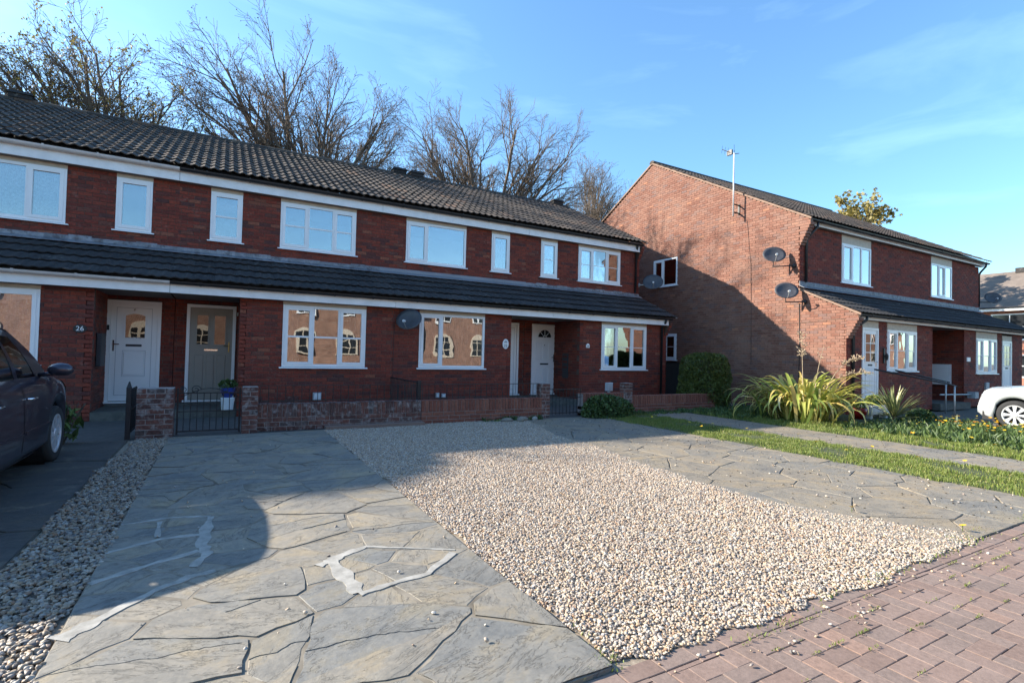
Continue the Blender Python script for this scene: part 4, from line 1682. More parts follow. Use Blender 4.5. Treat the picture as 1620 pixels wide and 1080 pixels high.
        obj('verge_mortar', m, m_mortarw, h)
        m = MB()
        m.tube([(11.62, 12.53, 4.95), (11.62, 12.56, 4.86), (11.70, 12.68, 4.74), (11.70, 12.70, 3.42)], 0.034, 8)
        obj('downpipe', m, m_gutb, h, smooth=True)
        m = MB()
        m.tube([(11.60, 11.23, 2.48), (11.60, 11.26, 2.40), (11.64, 11.44, 2.26), (11.64, 11.45, 0.02)], 0.034, 8)
        obj('downpipe', m, m_gutb, h, smooth=True)
    for w in spec['upper']:
        window(h, w[0], w[1], w[2], w[3], YU - 0.010, **w[4])
    for w in spec['lower']:
        window(h, w[0], w[1], w[2], w[3], YL - 0.010, **w[4])
    for d in spec['doors']:
        door(h, d[0], d[1], FL, FL + 2.0, YU - 0.012, d[2], leaf_mat=d[3])
    # porch floor and step
    m = MB()
    m.box(px0 + 0.012, px1 - 0.012, YL - 0.02, YU - 0.012, -0.01, 0.155)
    obj('porch_floor', m, m_step, h)
    m = MB()
    m.box(px0 + 0.05, px1 - 0.05, YU - 0.30, YU - 0.013, 0.156, 0.185)
    obj('step', m, m_step, h)
    return h


m_leadp = mat_plain('lead_new', (0.21, 0.22, 0.245), 0.5, var=0.12, nscale=2)
UZ0, UZ1 = 3.625, 4.66
LZ0, LZ1 = 0.985, 2.245
H_U, H_L = 0.085, 0.082
specs = [
    dict(porch=(-9.2, -8.4), lower=[(-7.2, -5.6, LZ0, LZ1, dict(lights=(0.5,), header=H_L, back='net'))], upper=[(-7.2, -5.6, UZ0, UZ1, dict(lights=(0.5,), header=H_U, back='net'))], doors=[]),
    dict(porch=(-1.95, -0.835), lower=[(-4.45, -2.66, LZ0, LZ1, dict(lights=(0.34, 0.67), header=H_L, back='net', openers=(2,), valance=True))],
         upper=[(-4.45, -2.64, UZ0, UZ1, dict(lights=(0.36, 0.69), header=H_U, back='net', openers=(2,))), (-1.88, -1.29, UZ0, UZ1, dict(lights=(), header=H_U, back='roller', openers=(0,)))],
         doors=[(-1.945, -1.06, 'arch_pane', None)]),
    dict(porch=(-0.825, 0.33), lower=[(1.10, 2.775, LZ0, LZ1, dict(lights=(0.345, 0.665), bars=(0.49,), header=H_L, back='sides', openers=(0, 2)))],
         upper=[(-0.265, 0.335, UZ0, UZ1, dict(lights=(), bars=(0.5,), header=H_U, back='blind', openers=(0,))), (1.10, 2.77, UZ0, UZ1, dict(lights=(0.35, 0.69), bars=(0.5,), header=H_U, back='blind', openers=(0, 2)))],
         doors=[(-0.62, 0.285, 'two_pane', m_doorgrey)]),
    dict(porch=(6.43, 7.565), lower=[(4.0, 5.68, LZ0, LZ1, dict(lights=(0.33,), header=H_L, back='curtain', openers=(0,)))],
         upper=[(4.02, 5.675, UZ0, UZ1, dict(lights=(0.335,), header=H_U, back='none', openers=(0,))), (6.45, 7.02, UZ0, UZ1, dict(lights=(), header=H_U, back='curtain', openers=(0,)))],
         doors=[(6.50, 7.38, 'plain', None)], smooth=True),
    dict(porch=(7.575, 8.61), lower=[(9.36, 11.05, LZ0, LZ1, dict(lights=(0.33, 0.65), bars=(0.5,), thin=True, header=H_L, back='curtain', openers=(0, 2)))],
         upper=[(8.07, 8.64, UZ0, UZ1, dict(lights=(), bars=(0.5,), thin=True, header=H_U, back='roller', openers=(0,))), (9.42, 11.07, UZ0, UZ1, dict(lights=(0.33, 0.66), bars=(0.5,), thin=True, header=H_U, back='curtain', openers=(0, 2)))],
         doors=[(7.82, 8.70, 'fan', None)]),
]
hnames = ['terraced_house'] * 5
hlabels = ['end of the brick terrace beyond the parked dark car',
           'brick terraced house with white gutters behind the parked dark car',
           'brick terraced house with grey front door and bars across its windows',
           'brick terraced house with plain two-light windows and satellite dish by the lower one',
           'end terraced brick house with white fanlight door']
HOUSES = [terrace_house(i, hnames[i], hlabels[i], specs[i]) for i in range(5)]

# a fourth-wall blank for the far left so the row carries on out of view
for k, (a_, b_) in enumerate(((-13.43, -9.24), (-17.63, -13.44))):
    h = thing('terraced_house', ('brick terraced house next along the row, out past the dark car', 'farthest brick terraced house at the left end of the row')[k], 'house', ((a_ + b_) / 2, YU, 0), 'row of terraced brick houses')
    m = MB()
    m.extr([(YU, 0.0), (21.2, 0.0), (21.2, 4.95), (17.0, 7.22), (12.45, 4.98), (YU, 4.9), (YU, 3.28), (11.15, 2.55), (YL, 2.4), (YL, 0.0)], a_, b_, 'x')
    obj('wall', m, m_brick, h)
    m = MB()
    m.extr([(12.40, 5.0), (17.0, 7.26), (21.5, 5.0), (21.5, 5.05), (17.0, 7.32), (12.40, 5.05)], a_, b_, 'x')
    m.extr([(11.10, 2.56), (12.76, 3.32), (12.76, 3.38), (11.10, 2.62)], a_, b_, 'x')
    obj('roof', m, m_tile, h)

# ridge terminals
for (x, lab) in ((-4.45, 'dark ridge vent at the left edge of the terrace roof'), (5.05, 'dark ridge vent nearest the middle tree'), (5.65, 'dark ridge vent just right of its twin'), (11.45, 'dark ridge vent at the right end of the ridge')):
    t = thing('ridge_vent', lab, 'vent', (x, 17.0, 7.33))
    m = MB()
    m.box(x - 0.22, x + 0.22, 16.88, 17.12, 7.30, 7.40)
    m.prism([(x - 0.26, 16.84), (x + 0.26, 16.84), (x + 0.26, 17.16), (x - 0.26, 17.16)], 7.40, 7.47, 0.2)
    obj('cowl', m, m_tiledark, t)


# ------------------------------------------------------------------ small things on the terrace front
def oval(name, c, rx, rz, mat, parent, y0, y1):
    m = MB()
    m.extr([(c[0] + rx * math.cos(2 * math.pi * i / 24), c[1] + rz * math.sin(2 * math.pi * i / 24)) for i in range(24)], y0, y1, 'y')
    return obj(name, m, mat, parent)


t = thing('house_number', 'black oval number plate reading 26 on the brick pier', 'sign', (-2.12, YL - 0.012, 1.61))
oval('plate', (-2.12, 1.61), 0.095, 0.075, m_black, t, YL - 0.022, YL - 0.011)
text_on(t, '26', (-2.12, YL - 0.0245, 1.61), 0.115, m_white_text)
t = thing('house_number', 'white oval number plate reading 22 beside the porch', 'sign', (6.28, YL - 0.012, 1.60))
oval('plate', (6.28, 1.60), 0.085, 0.125, m_upvc, t, YL - 0.022, YL - 0.011)
text_on(t, '22', (6.28, YL - 0.0245, 1.55), 0.10, m_black_text)
m = MB()
m.extr([(6.235, 1.625), (6.325, 1.625), (6.325, 1.66), (6.28, 1.69), (6.235, 1.66)], YL - 0.0245, YL - 0.0225, 'y')
obj('picture', m, m_grey, t)
t = thing('house_number', 'small white plaque left of the last lower window', 'sign', (8.88, YL - 0.012, 1.62))
m = MB()
m.bbox(8.82, 8.94, YL - 0.024, YL - 0.011, 1.57, 1.66, 0.008)
m.prism([(8.845, YL - 0.022), (8.915, YL - 0.022), (8.915, YL - 0.012), (8.845, YL - 0.012)], 1.66, 1.69)
obj('plate', m, m_upvc, t)
text_on(t, '20', (8.88, YL - 0.0265, 1.615), 0.06, m_black_text)
t = thing('house_number', 'dark iron figures 24 on the brick right of the grey door', 'sign', (0.52, YL - 0.012, 1.60))
text_on(t, '24', (0.52, YL - 0.014, 1.60), 0.12, m_black_text)


def small_box(name, label, cat, x0, x1, y0, y1, z0, z1, mat, lid=None):
    t_ = thing(name, label, cat, ((x0 + x1) / 2, y1, z0))
    m_ = MB()
    m_.bbox(x0, x1, y0, y1, z0, z1, 0.008)
    obj('case', m_, mat, t_)
    if lid:
        m_ = MB()
        m_.bbox(x0 + 0.015, x1 - 0.015, y0 - 0.006, y0 - 0.001, z0 + 0.02, z1 - 0.02, 0.003)
        obj('cover', m_, lid, t_)
    return t_


small_box('meter_box', 'pale grey meter box low under the barred window', 'box', 1.72, 1.88, YL - 0.09, YL - 0.011, 0.29, 0.45, m_grey, m_whitepot)
small_box('meter_box', 'pale box low on the wall under the plain window', 'box', 4.44, 4.52, YL - 0.07, YL - 0.011, 0.28, 0.40, m_grey, m_whitepot)
small_box('meter_box', 'small pale box just right of another under the plain window', 'box', 4.58, 4.68, YL - 0.07, YL - 0.011, 0.28, 0.38, m_grey, m_whitepot)
small_box('cupboard', 'tall dark meter cupboard on the porch side wall by the white arched-pane door', 'cupboard', -1.935, -1.86, 11.75, 12.15, 0.95, 1.55, m_greyd, None)
small_box('cupboard', 'dark board on the brick beside the fanlight door', 'board', 8.60, 8.605, 12.0, 12.3, 0.7, 1.4, m_greyd, None)
t = small_box('cupboard', 'black panel on the porch back wall right of the fanlight door', 'cupboard', 8.80, 9.0, YU - 0.04, YU - 0.011, 0.75, 1.45, m_greyd)
# porch lantern
t = thing('wall_lantern', 'dim wall lantern above the black panel by the fanlight door', 'lamp', (8.95, YU - 0.02, 1.98))
m = MB()
m.box(8.93, 8.97, YU - 0.06, YU - 0.012, 1.95, 2.0)
m.lathe([(0.02, 0.02), (0.055, 0.0), (0.06, -0.02)], (8.95, YU - 0.11, 2.03), 'z', 8)
obj('bracket', m, m_black, t)
m = MB()
m.lathe([(0.035, -0.16), (0.05, -0.02)], (8.95, YU - 0.11, 2.03), 'z', 8)
obj('lamp_glass', m, m_whitepot, t)
# door camera by the grey door
t = thing('door_camera', 'small white camera at the top right of the grey door', 'camera', (0.31, YU - 0.03, 2.1))
m = MB()
m.bbox(0.325 - 0.02, 0.325 + 0.015, YU - 0.10, YU - 0.012, 2.03, 2.10, 0.005)
obj('case', m, m_whitepot, t)
# thin cable down the wall under the dish
t = thing('wall_cable', 'dark cable running down the brick below the satellite dish', 'cable', (3.40, YL - 0.015, 0))
m = MB()
m.tube([(3.41, YL - 0.014, 1.95), (3.405, YL - 0.013, 1.2), (3.41, YL - 0.014, 0.05)], 0.006, 5)
obj('cable', m, m_cable, t)


def dish(label, c, az, tilt, base, sc=1.0, group=None):
    """c: dish centre; az: direction it faces, measured from -Y towards +X; base: point on the wall"""
    t_ = thing('satellite_dish', label, 'satellite dish', base)
    m_ = MB()
    rx, rz = 0.31 * sc, 0.255 * sc
    n, rings = 24, 4
    d = Vector((math.sin(az) * math.cos(tilt), -math.cos(az) * math.cos(tilt), math.sin(tilt)))
    a = Vector((math.cos(az), math.sin(az), 0))
    b = d.cross(a) * -1
    cc = Vector(c)
    vs = []
    for side in (0, 1):
        for r_ in range(rings + 1):
            q = r_ / rings
            for k in range(n):
                th = 2 * math.pi * k / n
                p = cc + a * (rx * q * math.cos(th)) + b * (rz * q * math.sin(th)) + d * (0.055 * sc * q * q - 0.008 * side)
                vs.append((p.x, p.y, p.z))
    fs = []
    o2 = (rings + 1) * n
    for r_ in range(rings):
        for k in range(n):
            k2 = (k + 1) % n
            fs.append((r_ * n + k, r_ * n + k2, (r_ + 1) * n + k2, (r_ + 1) * n + k))
            fs.append((o2 + r_ * n + k2, o2 + r_ * n + k, o2 + (r_ + 1) * n + k, o2 + (r_ + 1) * n + k2))
    for k in range(n):
        k2 = (k + 1) % n
        fs.append((rings * n + k, rings * n + k2, o2 + rings * n + k2, o2 + rings * n + k))
    m_.add(vs, fs)
    obj('reflector', m_, m_dish, t_, smooth=True)
    low = cc - b * (rz * 0.95) * (1 if b.z > 0 else -1) + d * 0.04
    tip = cc + d * 0.36 * sc - Vector((0, 0, 1)) * 0.17 * sc
    m_ = MB()
    m_.tube([tuple(low), tuple((low + tip) / 2 + Vector((0, 0, -0.03))), tuple(tip)], 0.012, 6)
    obj('feed_arm', m_, m_galv, t_)
    m_ = MB()
    m_.tube([tuple(tip), tuple(tip - d * 0.09 + Vector((0, 0, 0.03)))], [0.030, 0.024], 8)
    obj('receiver', m_, m_whitepot, t_)
    m_ = MB()
    bk = cc - d * 0.05
    bs = Vector(base)
    m_.tube([tuple(cc - d * 0.01), tuple(bk), tuple(Vector((bk.x, bk.y, bs.z))), tuple(bs)], 0.020, 6)
    nn = (bs - Vector((bk.x, bk.y, bs.z)))
    m_.ell(tuple(bs), (0.05, 0.05, 0.07), 8, 5)
    obj('bracket', m_, m_galv if sc > 0.99 else m_black, t_)
    return t_


dish('dark satellite dish on the terrace front beside the lower plain window', (3.67, 11.20, 2.05), R(-42), R(22), (3.55, YL - 0.01, 2.0), 0.98)
dish('dark satellite dish on the terrace end wall near the alley', (12.12, 12.35, 3.76), R(-42), R(22), (11.90, 12.75, 3.70), 1.05)

# ------------------------------------------------------------------ right-hand building
XG = 14.0
YRL, YRU = 7.38, 8.64
XE = 25.6
RR = (14.38, 8.66)
EU, EL = (8.28, 5.30), (7.0, 2.60)
TL = (8.64, 3.38)
rb = thing('brick_building', 'two storey orange brick block with a sunlit gable end wall', 'building', (19.8, YRU, 0))
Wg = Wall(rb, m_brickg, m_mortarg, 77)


def limg(z):
    lo = YRL
    if z > 2.49:
        lo = max(EL[0] + 0.03 + (z - EL[1] + 0.05) / ((TL[1] - EL[1]) / (TL[0] - EL[0])), YRL - 0.30)
    lo = min(lo, YRU)
    hi = 20.1
    if z > 5.18:
        t_ = (z - 5.2) / (RR[1] - 0.06 - 5.2)
        lo = max(YRU - 0.30, EU[0] + 0.03 + (z - EU[1] + 0.05) * (RR[0] - EU[0]) / (RR[1] - EU[1]))
        hi = 20.3 - (20.3 - RR[0]) * t_
    return lo, hi


gwin = [(13.07, 14.22, 3.93, 4.92), (13.05, 13.62, 1.28, 2.20)]
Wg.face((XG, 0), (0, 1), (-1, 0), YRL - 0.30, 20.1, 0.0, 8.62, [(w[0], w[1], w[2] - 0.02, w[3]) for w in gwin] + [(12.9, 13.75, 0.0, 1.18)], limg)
for k in range(8):
    z = 5.18 - (k + 1) * CH
    d = 0.30 - k * 0.038
    Wg.pieces.append(((XG, 0), (0, 1), (-1, 0), YRU - d, YRU, z + CH / 2, BHT, 1.0))
    Wg.slab((0, YRU - d), (1, 0), (0, -1), XG, XG + 0.2, z, z + CH, d)
    Wg.pieces.append(((0, YRU - d), (1, 0), (0, -1), XG, XG + 0.2, z + CH / 2, BHT, 1.0))
for k in range(7):
    z = 2.49 - (k + 1) * CH
    d = 0.30 - k * 0.042
    Wg.pieces.append(((XG, 0), (0, 1), (-1, 0), YRL - d, YRL, z + CH / 2, BHT, 1.0))
    Wg.slab((0, YRL - d), (1, 0), (0, -1), XG, XG + 0.2, z, z + CH, d)
    Wg.pieces.append(((0, YRL - d), (1, 0), (0, -1), XG, XG + 0.2, z + CH / 2, BHT, 1.0))
Wg.finish(0)
Wf = Wall(rb, m_brick, m_mortar, 78)  # front of the same block in the darker brick, its shade in the colour
rwu = [(16.07, 17.70, 3.73, 4.90), (21.69, 23.28, 3.73, 4.90)]
rwl = [(16.00, 17.66, 1.15, 2.27), (21.67, 23.32, 1.09, 2.24)]
rdl = [(14.72, 15.52, 0.40, 2.28), (23.77, 24.58, 0.38, 2.22)]
Wf.face((0, YRU), (1, 0), (0, -1), XG, XE, 3.20, 5.17, [(w[0], w[1], w[2] - 0.02, 9) for w in rwu])
Wf.face((0, YRL), (1, 0), (0, -1), XG, XE, 0.0, 2.48, [(w[0], w[1], w[2] - 0.02, 9) for w in rwl] + [(w[0], w[1], w[2] - 0.04, 9) for w in rdl] + [(18.65, 20.80, 0.0, 9)])
Wf.face((0, YRU + 0.3), (1, 0), (0, -1), 18.65, 20.80, 0.0, 2.48, [])
Wf.face((18.65, 0), (0, 1), (1, 0), YRL, YRU + 0.3, 0.0, 2.48, [])
Wf.face((20.80, 0), (0, 1), (-1, 0), YRL, YRU + 0.3, 0.0, 2.48, [])
Wf.finish(0)
s = MB()
s.box(XE - 0.1, XE, YRU + 0.12, 20.1, 0, 5.1)
s.box(XG + 0.12, XE - 0.11, 20.0, 20.1, 0, 5.1)
s.box(XG + 0.12, XE - 0.11, YRU + 0.13, 19.99, 2.55, 2.75)
s.box(XG + 0.12, XE - 0.11, YRU + 2.2, YRU + 2.3, 2.76, 5.0)
s.box(XG + 0.12, 18.5, YRU + 1.2, YRU + 1.3, 0, 2.54)
s.box(21.0, XE - 0.11, YRU + 1.2, YRU + 1.3, 0, 2.54)
s.box(XG + 0.12, XE - 0.11, YRU + 0.13, 19.99, 5.12, 5.16)
s.extr([(YRL + 0.13, 0), (YRU + 0.12, 0), (YRU + 0.12, 3.2), (YRL + 0.13, 2.45)], XE - 0.1, XE, 'x')
s.box(XG + 0.115, 18.53, YRL + 0.115, YRU + 0.11, 2.42, 2.45)
s.box(20.92, XE - 0.11, YRL + 0.115, YRU + 0.11, 2.42, 2.45)
s.extr([(8.5, 5.2), (20.3, 5.2), (RR[0], RR[1] - 0.1)], XE - 0.1, XE, 'x')
obj('inner_wall', s, m_inner, rb)
for bx in ((XG + 0.2, XE + 0.1, YRU - 0.13, YRU - 0.012, 5.155, 5.165), (XG + 0.2, XE + 0.1, YRL - 0.13, YRL - 0.012, 2.465, 2.475), (18.66, 20.79, YRL - 0.011, YRU + 0.28, 2.468, 2.478)):
    s = MB()
    s.box(*bx)
    obj('soffit', s, m_soffit, rb)
for (yy, za, zb) in ((YRU - 0.15, 5.16, 5.32), (YRL - 0.15, 2.47, 2.61)):
    s = MB()
    s.box(XG + 0.36, XE + 0.13, yy - 0.012, yy + 0.012, za, zb)
    obj('fascia', s, m_fascia, rb)
half_gutter(rb, XG + 0.05, XE + 0.15, EU[0] + 0.10, EU[1] - 0.02, m_gutb, 0.055, sp=0.9)
half_gutter(rb, XG + 0.05, XE + 0.15, EL[0] + 0.10, EL[1] - 0.02, m_gutb, 0.055, sp=0.9)
u = MB()
u.add([(XG, EU[0] + 0.05, EU[1] - 0.03), (XE + 0.12, EU[0] + 0.05, EU[1] - 0.03), (XE + 0.12, RR[0], RR[1] - 0.03), (XG, RR[0], RR[1] - 0.03), (XG, 20.5, 5.28), (XE + 0.12, 20.5, 5.28)], [(0, 1, 2, 3), (3, 2, 5, 4)])
u.add([(XG, EL[0] + 0.05, EL[1] - 0.025), (XE + 0.12, EL[0] + 0.05, EL[1] - 0.025), (XE + 0.12, TL[0], TL[1] - 0.02), (XG, TL[0], TL[1] - 0.02)], [(0, 1, 2, 3)])
obj('roof', u, m_tiledark, rb)
roof_slope(rb, XG - 0.06, XE + 0.14, EU[0], EU[1], RR[0], RR[1], TILE, m_tile, False, 55)
roof_slope(rb, XG - 0.06, XE + 0.14, EL[0], EL[1], TL[0] - 0.06, TL[1] - 0.03, TILED, m_tiledark, False, 56)
m = MB()
k_ = 26
for k in range(k_):
    a_ = XG - 0.06 + (XE - XG + 0.2) * k / k_
    pr_ = [(RR[0] + 0.125 * math.cos(t_), RR[1] - 0.02 + 0.105 * math.sin(t_)) for t_ in [math.pi * q / 7 for q in range(8)]]
    m.extr(pr_, a_ + 0.004, a_ + (XE - XG + 0.2) / k_ - 0.004, 'x')
obj('ridge_tiles', m, m_tile, rb)
m = MB()
m.extr([(EU[0] + 0.02, EU[1] - 0.055), (RR[0], RR[1] - 0.055), (20.5, 5.26), (20.5, 5.31), (RR[0], RR[1] + 0.01), (EU[0] + 0.02, EU[1])], XG - 0.045, XG + 0.01, 'x')
m.extr([(EL[0] + 0.02, EL[1] - 0.055), (TL[0], TL[1] - 0.055), (TL[0], TL[1]), (EL[0] + 0.02, EL[1])], XG - 0.045, XG + 0.01, 'x')
obj('verge_mortar', m, m_mortarg, rb)
m = MB()
m.extr([(YRU - 0.011, 3.58), (YRU - 0.030, 3.57), (YRU - 0.035, 3.45), (YRU - 0.16, 3.38), (YRU - 0.16, 3.37), (YRU - 0.012, 3.44)], XG - 0.02, XE, 'x')
obj('flashing', m, m_lead, rb)
for pts in ([(14.42, EU[0] + 0.10, EU[1] - 0.06), (14.42, EU[0] + 0.11, EU[1] - 0.20), (14.26, 8.52, 4.86), (14.24, 8.59, 4.72), (14.24, 8.59, 3.56)],
            [(14.42, EL[0] + 0.10, EL[1] - 0.06), (14.42, EL[0] + 0.11, EL[1] - 0.16), (14.26, 7.28, 2.26), (14.24, 7.33, 2.16), (14.24, 7.33, 0.02)],
            [(25.55, EU[0] + 0.10, EU[1] - 0.06), (25.55, EU[0] + 0.12, EU[1] - 0.16), (25.66, 8.60, 4.95), (25.66, 8.64, 4.85), (25.66, 8.64, 3.6)]):
    m = MB()
    m.tube(pts, 0.036, 8)
    obj('downpipe', m, m_gutb, rb, smooth=True)
window(rb, 16.07, 17.70, 3.73, 4.90, YRU - 0.012, lights=(0.36, 0.66), header=0.25, back='curtain', openers=(0,))
window(rb, 21.69, 23.28, 3.73, 4.90, YRU - 0.012, lights=(0.34, 0.67), header=0.25, back='none', openers=(1,))
window(rb, 16.00, 17.66, 1.15, 2.27, YRL - 0.012, lights=(0.33, 0.66), bars=(0.5,), thin=True, header=0.20, back='none', openers=(0, 2))
window(rb, 21.67, 23.32, 1.09, 2.24, YRL - 0.012, lights=(0.33, 0.66), bars=(0.5,), header=0.22, back='none', openers=(0, 2), bb=0.022)
for d in rdl:
    dd = door(rb, d[0], d[1], d[2], d[3], YRL - 0.012, 'panes')
    m = MB()
    m.box(0, d[1] - d[0], -0.01, 0.05, d[3] - d[2] + 0.001, d[3] - d[2] + 0.18)
    obj('header_panel', m, m_panel, dd, local=True)
window(rb, 0, 1.15, 3.93, 4.92, 14.22, lights=(0.42,), rotz=R(-90), back='none', openers=(0,), wx=XG - 0.010)
window(rb, 0, 0.57, 1.28, 2.20, 13.62, lights=(), bars=(0.5,), thin=True, rotz=R(-90), back='none', openers=(0,), wx=XG - 0.010)
dd = door(rb, 0, 0.85, 0.02, 1.17, 13.75, 'low', rotz=R(-90), leaf_mat=m_greyd, wx=XG - 0.004) if False else None
m = MB()
m.box(XG - 0.02, XG + 0.03, 12.9, 13.75, 0.0, 1.175)
obj('low_hatch', m, m_greyd, rb)
# steps to the first door
m = MB()
m.box(14.45, 15.85, 6.75, YRL - 0.013, -0.02, 0.18)
m.box(14.62, 15.65, 7.05, YRL - 0.013, 0.181, 0.35)
m.box(23.5, 24.9, 6.85, YRL - 0.013, -0.02, 0.30)
m.box(18.7, 20.75, YRL - 0.2, YRU, -0.02, 0.18)
obj('step', m, m_step, rb)

t = thing('electric_box', 'flat white cabinet on the side wall of the dark passage', 'cabinet', (20.75, 7.93, 0.69))
m = MB()
m.box(20.62, 20.785, 7.69, 8.17, 0.69, 1.36)
obj('case', m, m_whitepot, t)
m = MB()
m.box(20.612, 20.619, 7.71, 8.15, 0.71, 1.34)
obj('cover', m, m_upvc, t)
t = small_box('wall_plate', 'small cream plaque on the brick pier right of the dark passage', 'plaque', 20.98, 21.22, YRL - 0.03, YRL - 0.011, 1.46, 1.60, m_upvc)
t = small_box('meter_box', 'small grey box under the far lower window of the right-hand block', 'box', 22.35, 22.60, YRL - 0.06, YRL - 0.011, 0.55, 0.78, m_grey)
# key safes by the first door
t = thing('wall_lamp', 'dark wall lamp between the white glazed door and window', 'lamp', (15.82, YRL - 0.05, 1.6))
m = MB()
m.box(15.78, 15.86, YRL - 0.04, YRL - 0.011, 1.35, 1.75)
m.lathe([(0.03, -0.12), (0.05, 0.0), (0.02, 0.06)], (15.82, YRL - 0.09, 1.55), 'z', 8)
obj('case', m, m_black, t)
# handrails
for lab, pts, posts in (('black handrail sloping down from the white glazed door', [(15.0, 7.2, 1.18), (15.6, 6.6, 1.02), (16.3, 6.1, 0.86), (16.5, 6.0, 0.80)], [(16.45, 6.02, 0.81)]),
                        ('black handrail in front of the triple window of the block', [(16.2, 7.25, 1.16), (17.0, 6.9, 1.00), (17.7, 6.6, 0.86)], [(17.6, 6.64, 0.88)])):
    t = thing('handrail', lab, 'handrail', pts[-1][:2] + (0,))
    m = MB()
    m.tube(pts, 0.022, 7)
    obj('rail', m, m_black, t, smooth=True)
    for p in posts:
        m = MB()
        m.tube([(p[0], p[1], 0), p], 0.02, 7)
        obj('post', m, m_galv, t, smooth=True)
t = thing('handrail', 'low pale rail across the dark passage', 'handrail', (20.0, 7.2, 0))
m = MB()
m.tube([(18.7, 7.2, 0.45), (20.9, 7.2, 0.42)], 0.02, 7)
obj('rail', m, m_galv, t)
m = MB()
m.box(20.85, 21.1, 7.1, 7.3, 0.30, 0.50)
obj('end_box', m, m_grey, t)

dish('upper of the two satellite dishes on the sunlit gable corner', (13.62, 9.16, 4.33), R(-42), R(24), (13.98, 8.78, 4.02), 0.99)
dish('lower of the two satellite dishes on the sunlit gable corner', (13.62, 8.78, 3.27), R(-42), R(24), (13.98, 8.45, 2.98), 0.99)
dish('satellite dish on the far right corner of the block', (26.0, 8.35, 3.95), R(-42), R(22), (25.62, 8.70, 3.80), 0.92)
# cables on the gable
for lab, pts in (('thin cable hanging down the gable below the aerial', [(XG - 0.014, 10.55, 5.85), (XG - 0.013, 10.30, 5.6), (XG - 0.013, 10.15, 4.2), (XG - 0.013, 10.12, 2.6), (XG - 0.013, 10.10, 1.2)]),
                 ('dark cable down the gable below the lower dish', [(XG - 0.016, 8.62, 2.95), (XG - 0.016, 8.60, 1.9), (XG - 0.016, 8.62, 0.6)]),
                 ('pale cable running level across the gable to the lower eave', [(XG - 0.016, 12.2, 2.33), (XG - 0.016, 10.0, 2.40), (XG - 0.016, 8.6, 2.41), (XG - 0.016, 7.4, 2.47)])):
    t = thing('wall_cable', lab, 'cable', (XG - 0.02, pts[0][1], 0))
    m = MB()
    m.tube(pts, 0.012 if 'lower dish' in lab else 0.006, 5)
    obj('cable', m, m_cable if 'pale' not in lab else m_mortarg, t)
# aerial
t = thing('television_aerial', 'tall white television aerial mast on the gable', 'aerial', (13.72, 10.62, 5.85))
m = MB()
m.tube([(13.72, 10.60, 5.78), (13.72, 10.60, 7.75)], 0.022, 8)
obj('mast', m, m_whitepot, t, smooth=True)
m = MB()
for z in (5.90, 6.15):
    m.box(13.70, XG - 0.011, 10.585, 10.615, z - 0.018, z + 0.018)
m.box(XG - 0.03, XG - 0.012, 10.57, 10.63, 5.86, 6.19)
obj('bracket', m, m_black, t)
m = MB()
m.tube([(13.72, 10.60, 7.72), (13.60, 10.95, 7.95)], 0.012, 5)
m.tube([(13.72, 10.60, 7.72), (13.76, 10.45, 7.70)], 0.012, 5)
for q in range(5):
    p = Vector((13.72, 10.60, 7.72)).lerp(Vector((13.60, 10.95, 7.95)), q / 4)
    m.tube([(p.x - 0.02, p.y, p.z - 0.12), (p.x + 0.02, p.y, p.z + 0.12)], 0.005, 4)
m.box(13.68, 13.74, 10.66, 10.84, 7.73, 7.88)
m.tube([(13.72, 10.60, 7.7), (13.72, 10.60, 8.02)], 0.006, 4)
obj('aerial_head', m, m_greyd, t)

# ------------------------------------------------------------------ garden walls, pillars, railings, gates
BRW = brick_mesh(m_brickw)


def pillar(label, x0, x1, y0, y1, h, seed):
    t_ = thing('brick_pillar', label, 'pillar', ((x0 + x1) / 2, (y0 + y1) / 2, 0))
    rr = random.Random(seed)
    m_ = MB()
    m_.box(x0 + 0.006, x1 - 0.006, y0 + 0.006, y1 - 0.006, -0.02, h - 0.004)
    obj('mortar_core', m_, m_mortarw, t_)
    n = int(round(h / CH))
    for k in range(n):
        z0 = h - (k + 1) * CH + 0.005
        z1 = z0 + 0.065
        if z0 < -0.03:
            continue
        wd = x1 - x0
        cuts = [x0]
        if wd > 0.3:
            cuts += [x0 + wd * (0.5 if k % 2 else 0.26), x0 + wd * (0.76 if k % 2 == 0 else 0.5)]
        elif k % 2:
            cuts += [(x0 + x1) / 2]
        cuts = sorted(set(cuts)) + [x1]
        for a_, b_ in zip(cuts[:-1], cuts[1:]):
            if b_ - a_ < 0.03:
                continue
            m_ = MB()
            j = rr.uniform(-0.003, 0.003)
            m_.bbox(a_ + (0.0 if a_ == x0 else 0.005), b_ - (0.0 if b_ == x1 else 0.005), y0 + j, y1 + j, z0, z1, 0.006)
            obj('brick', m_, m_brickw, t_)
    return t_


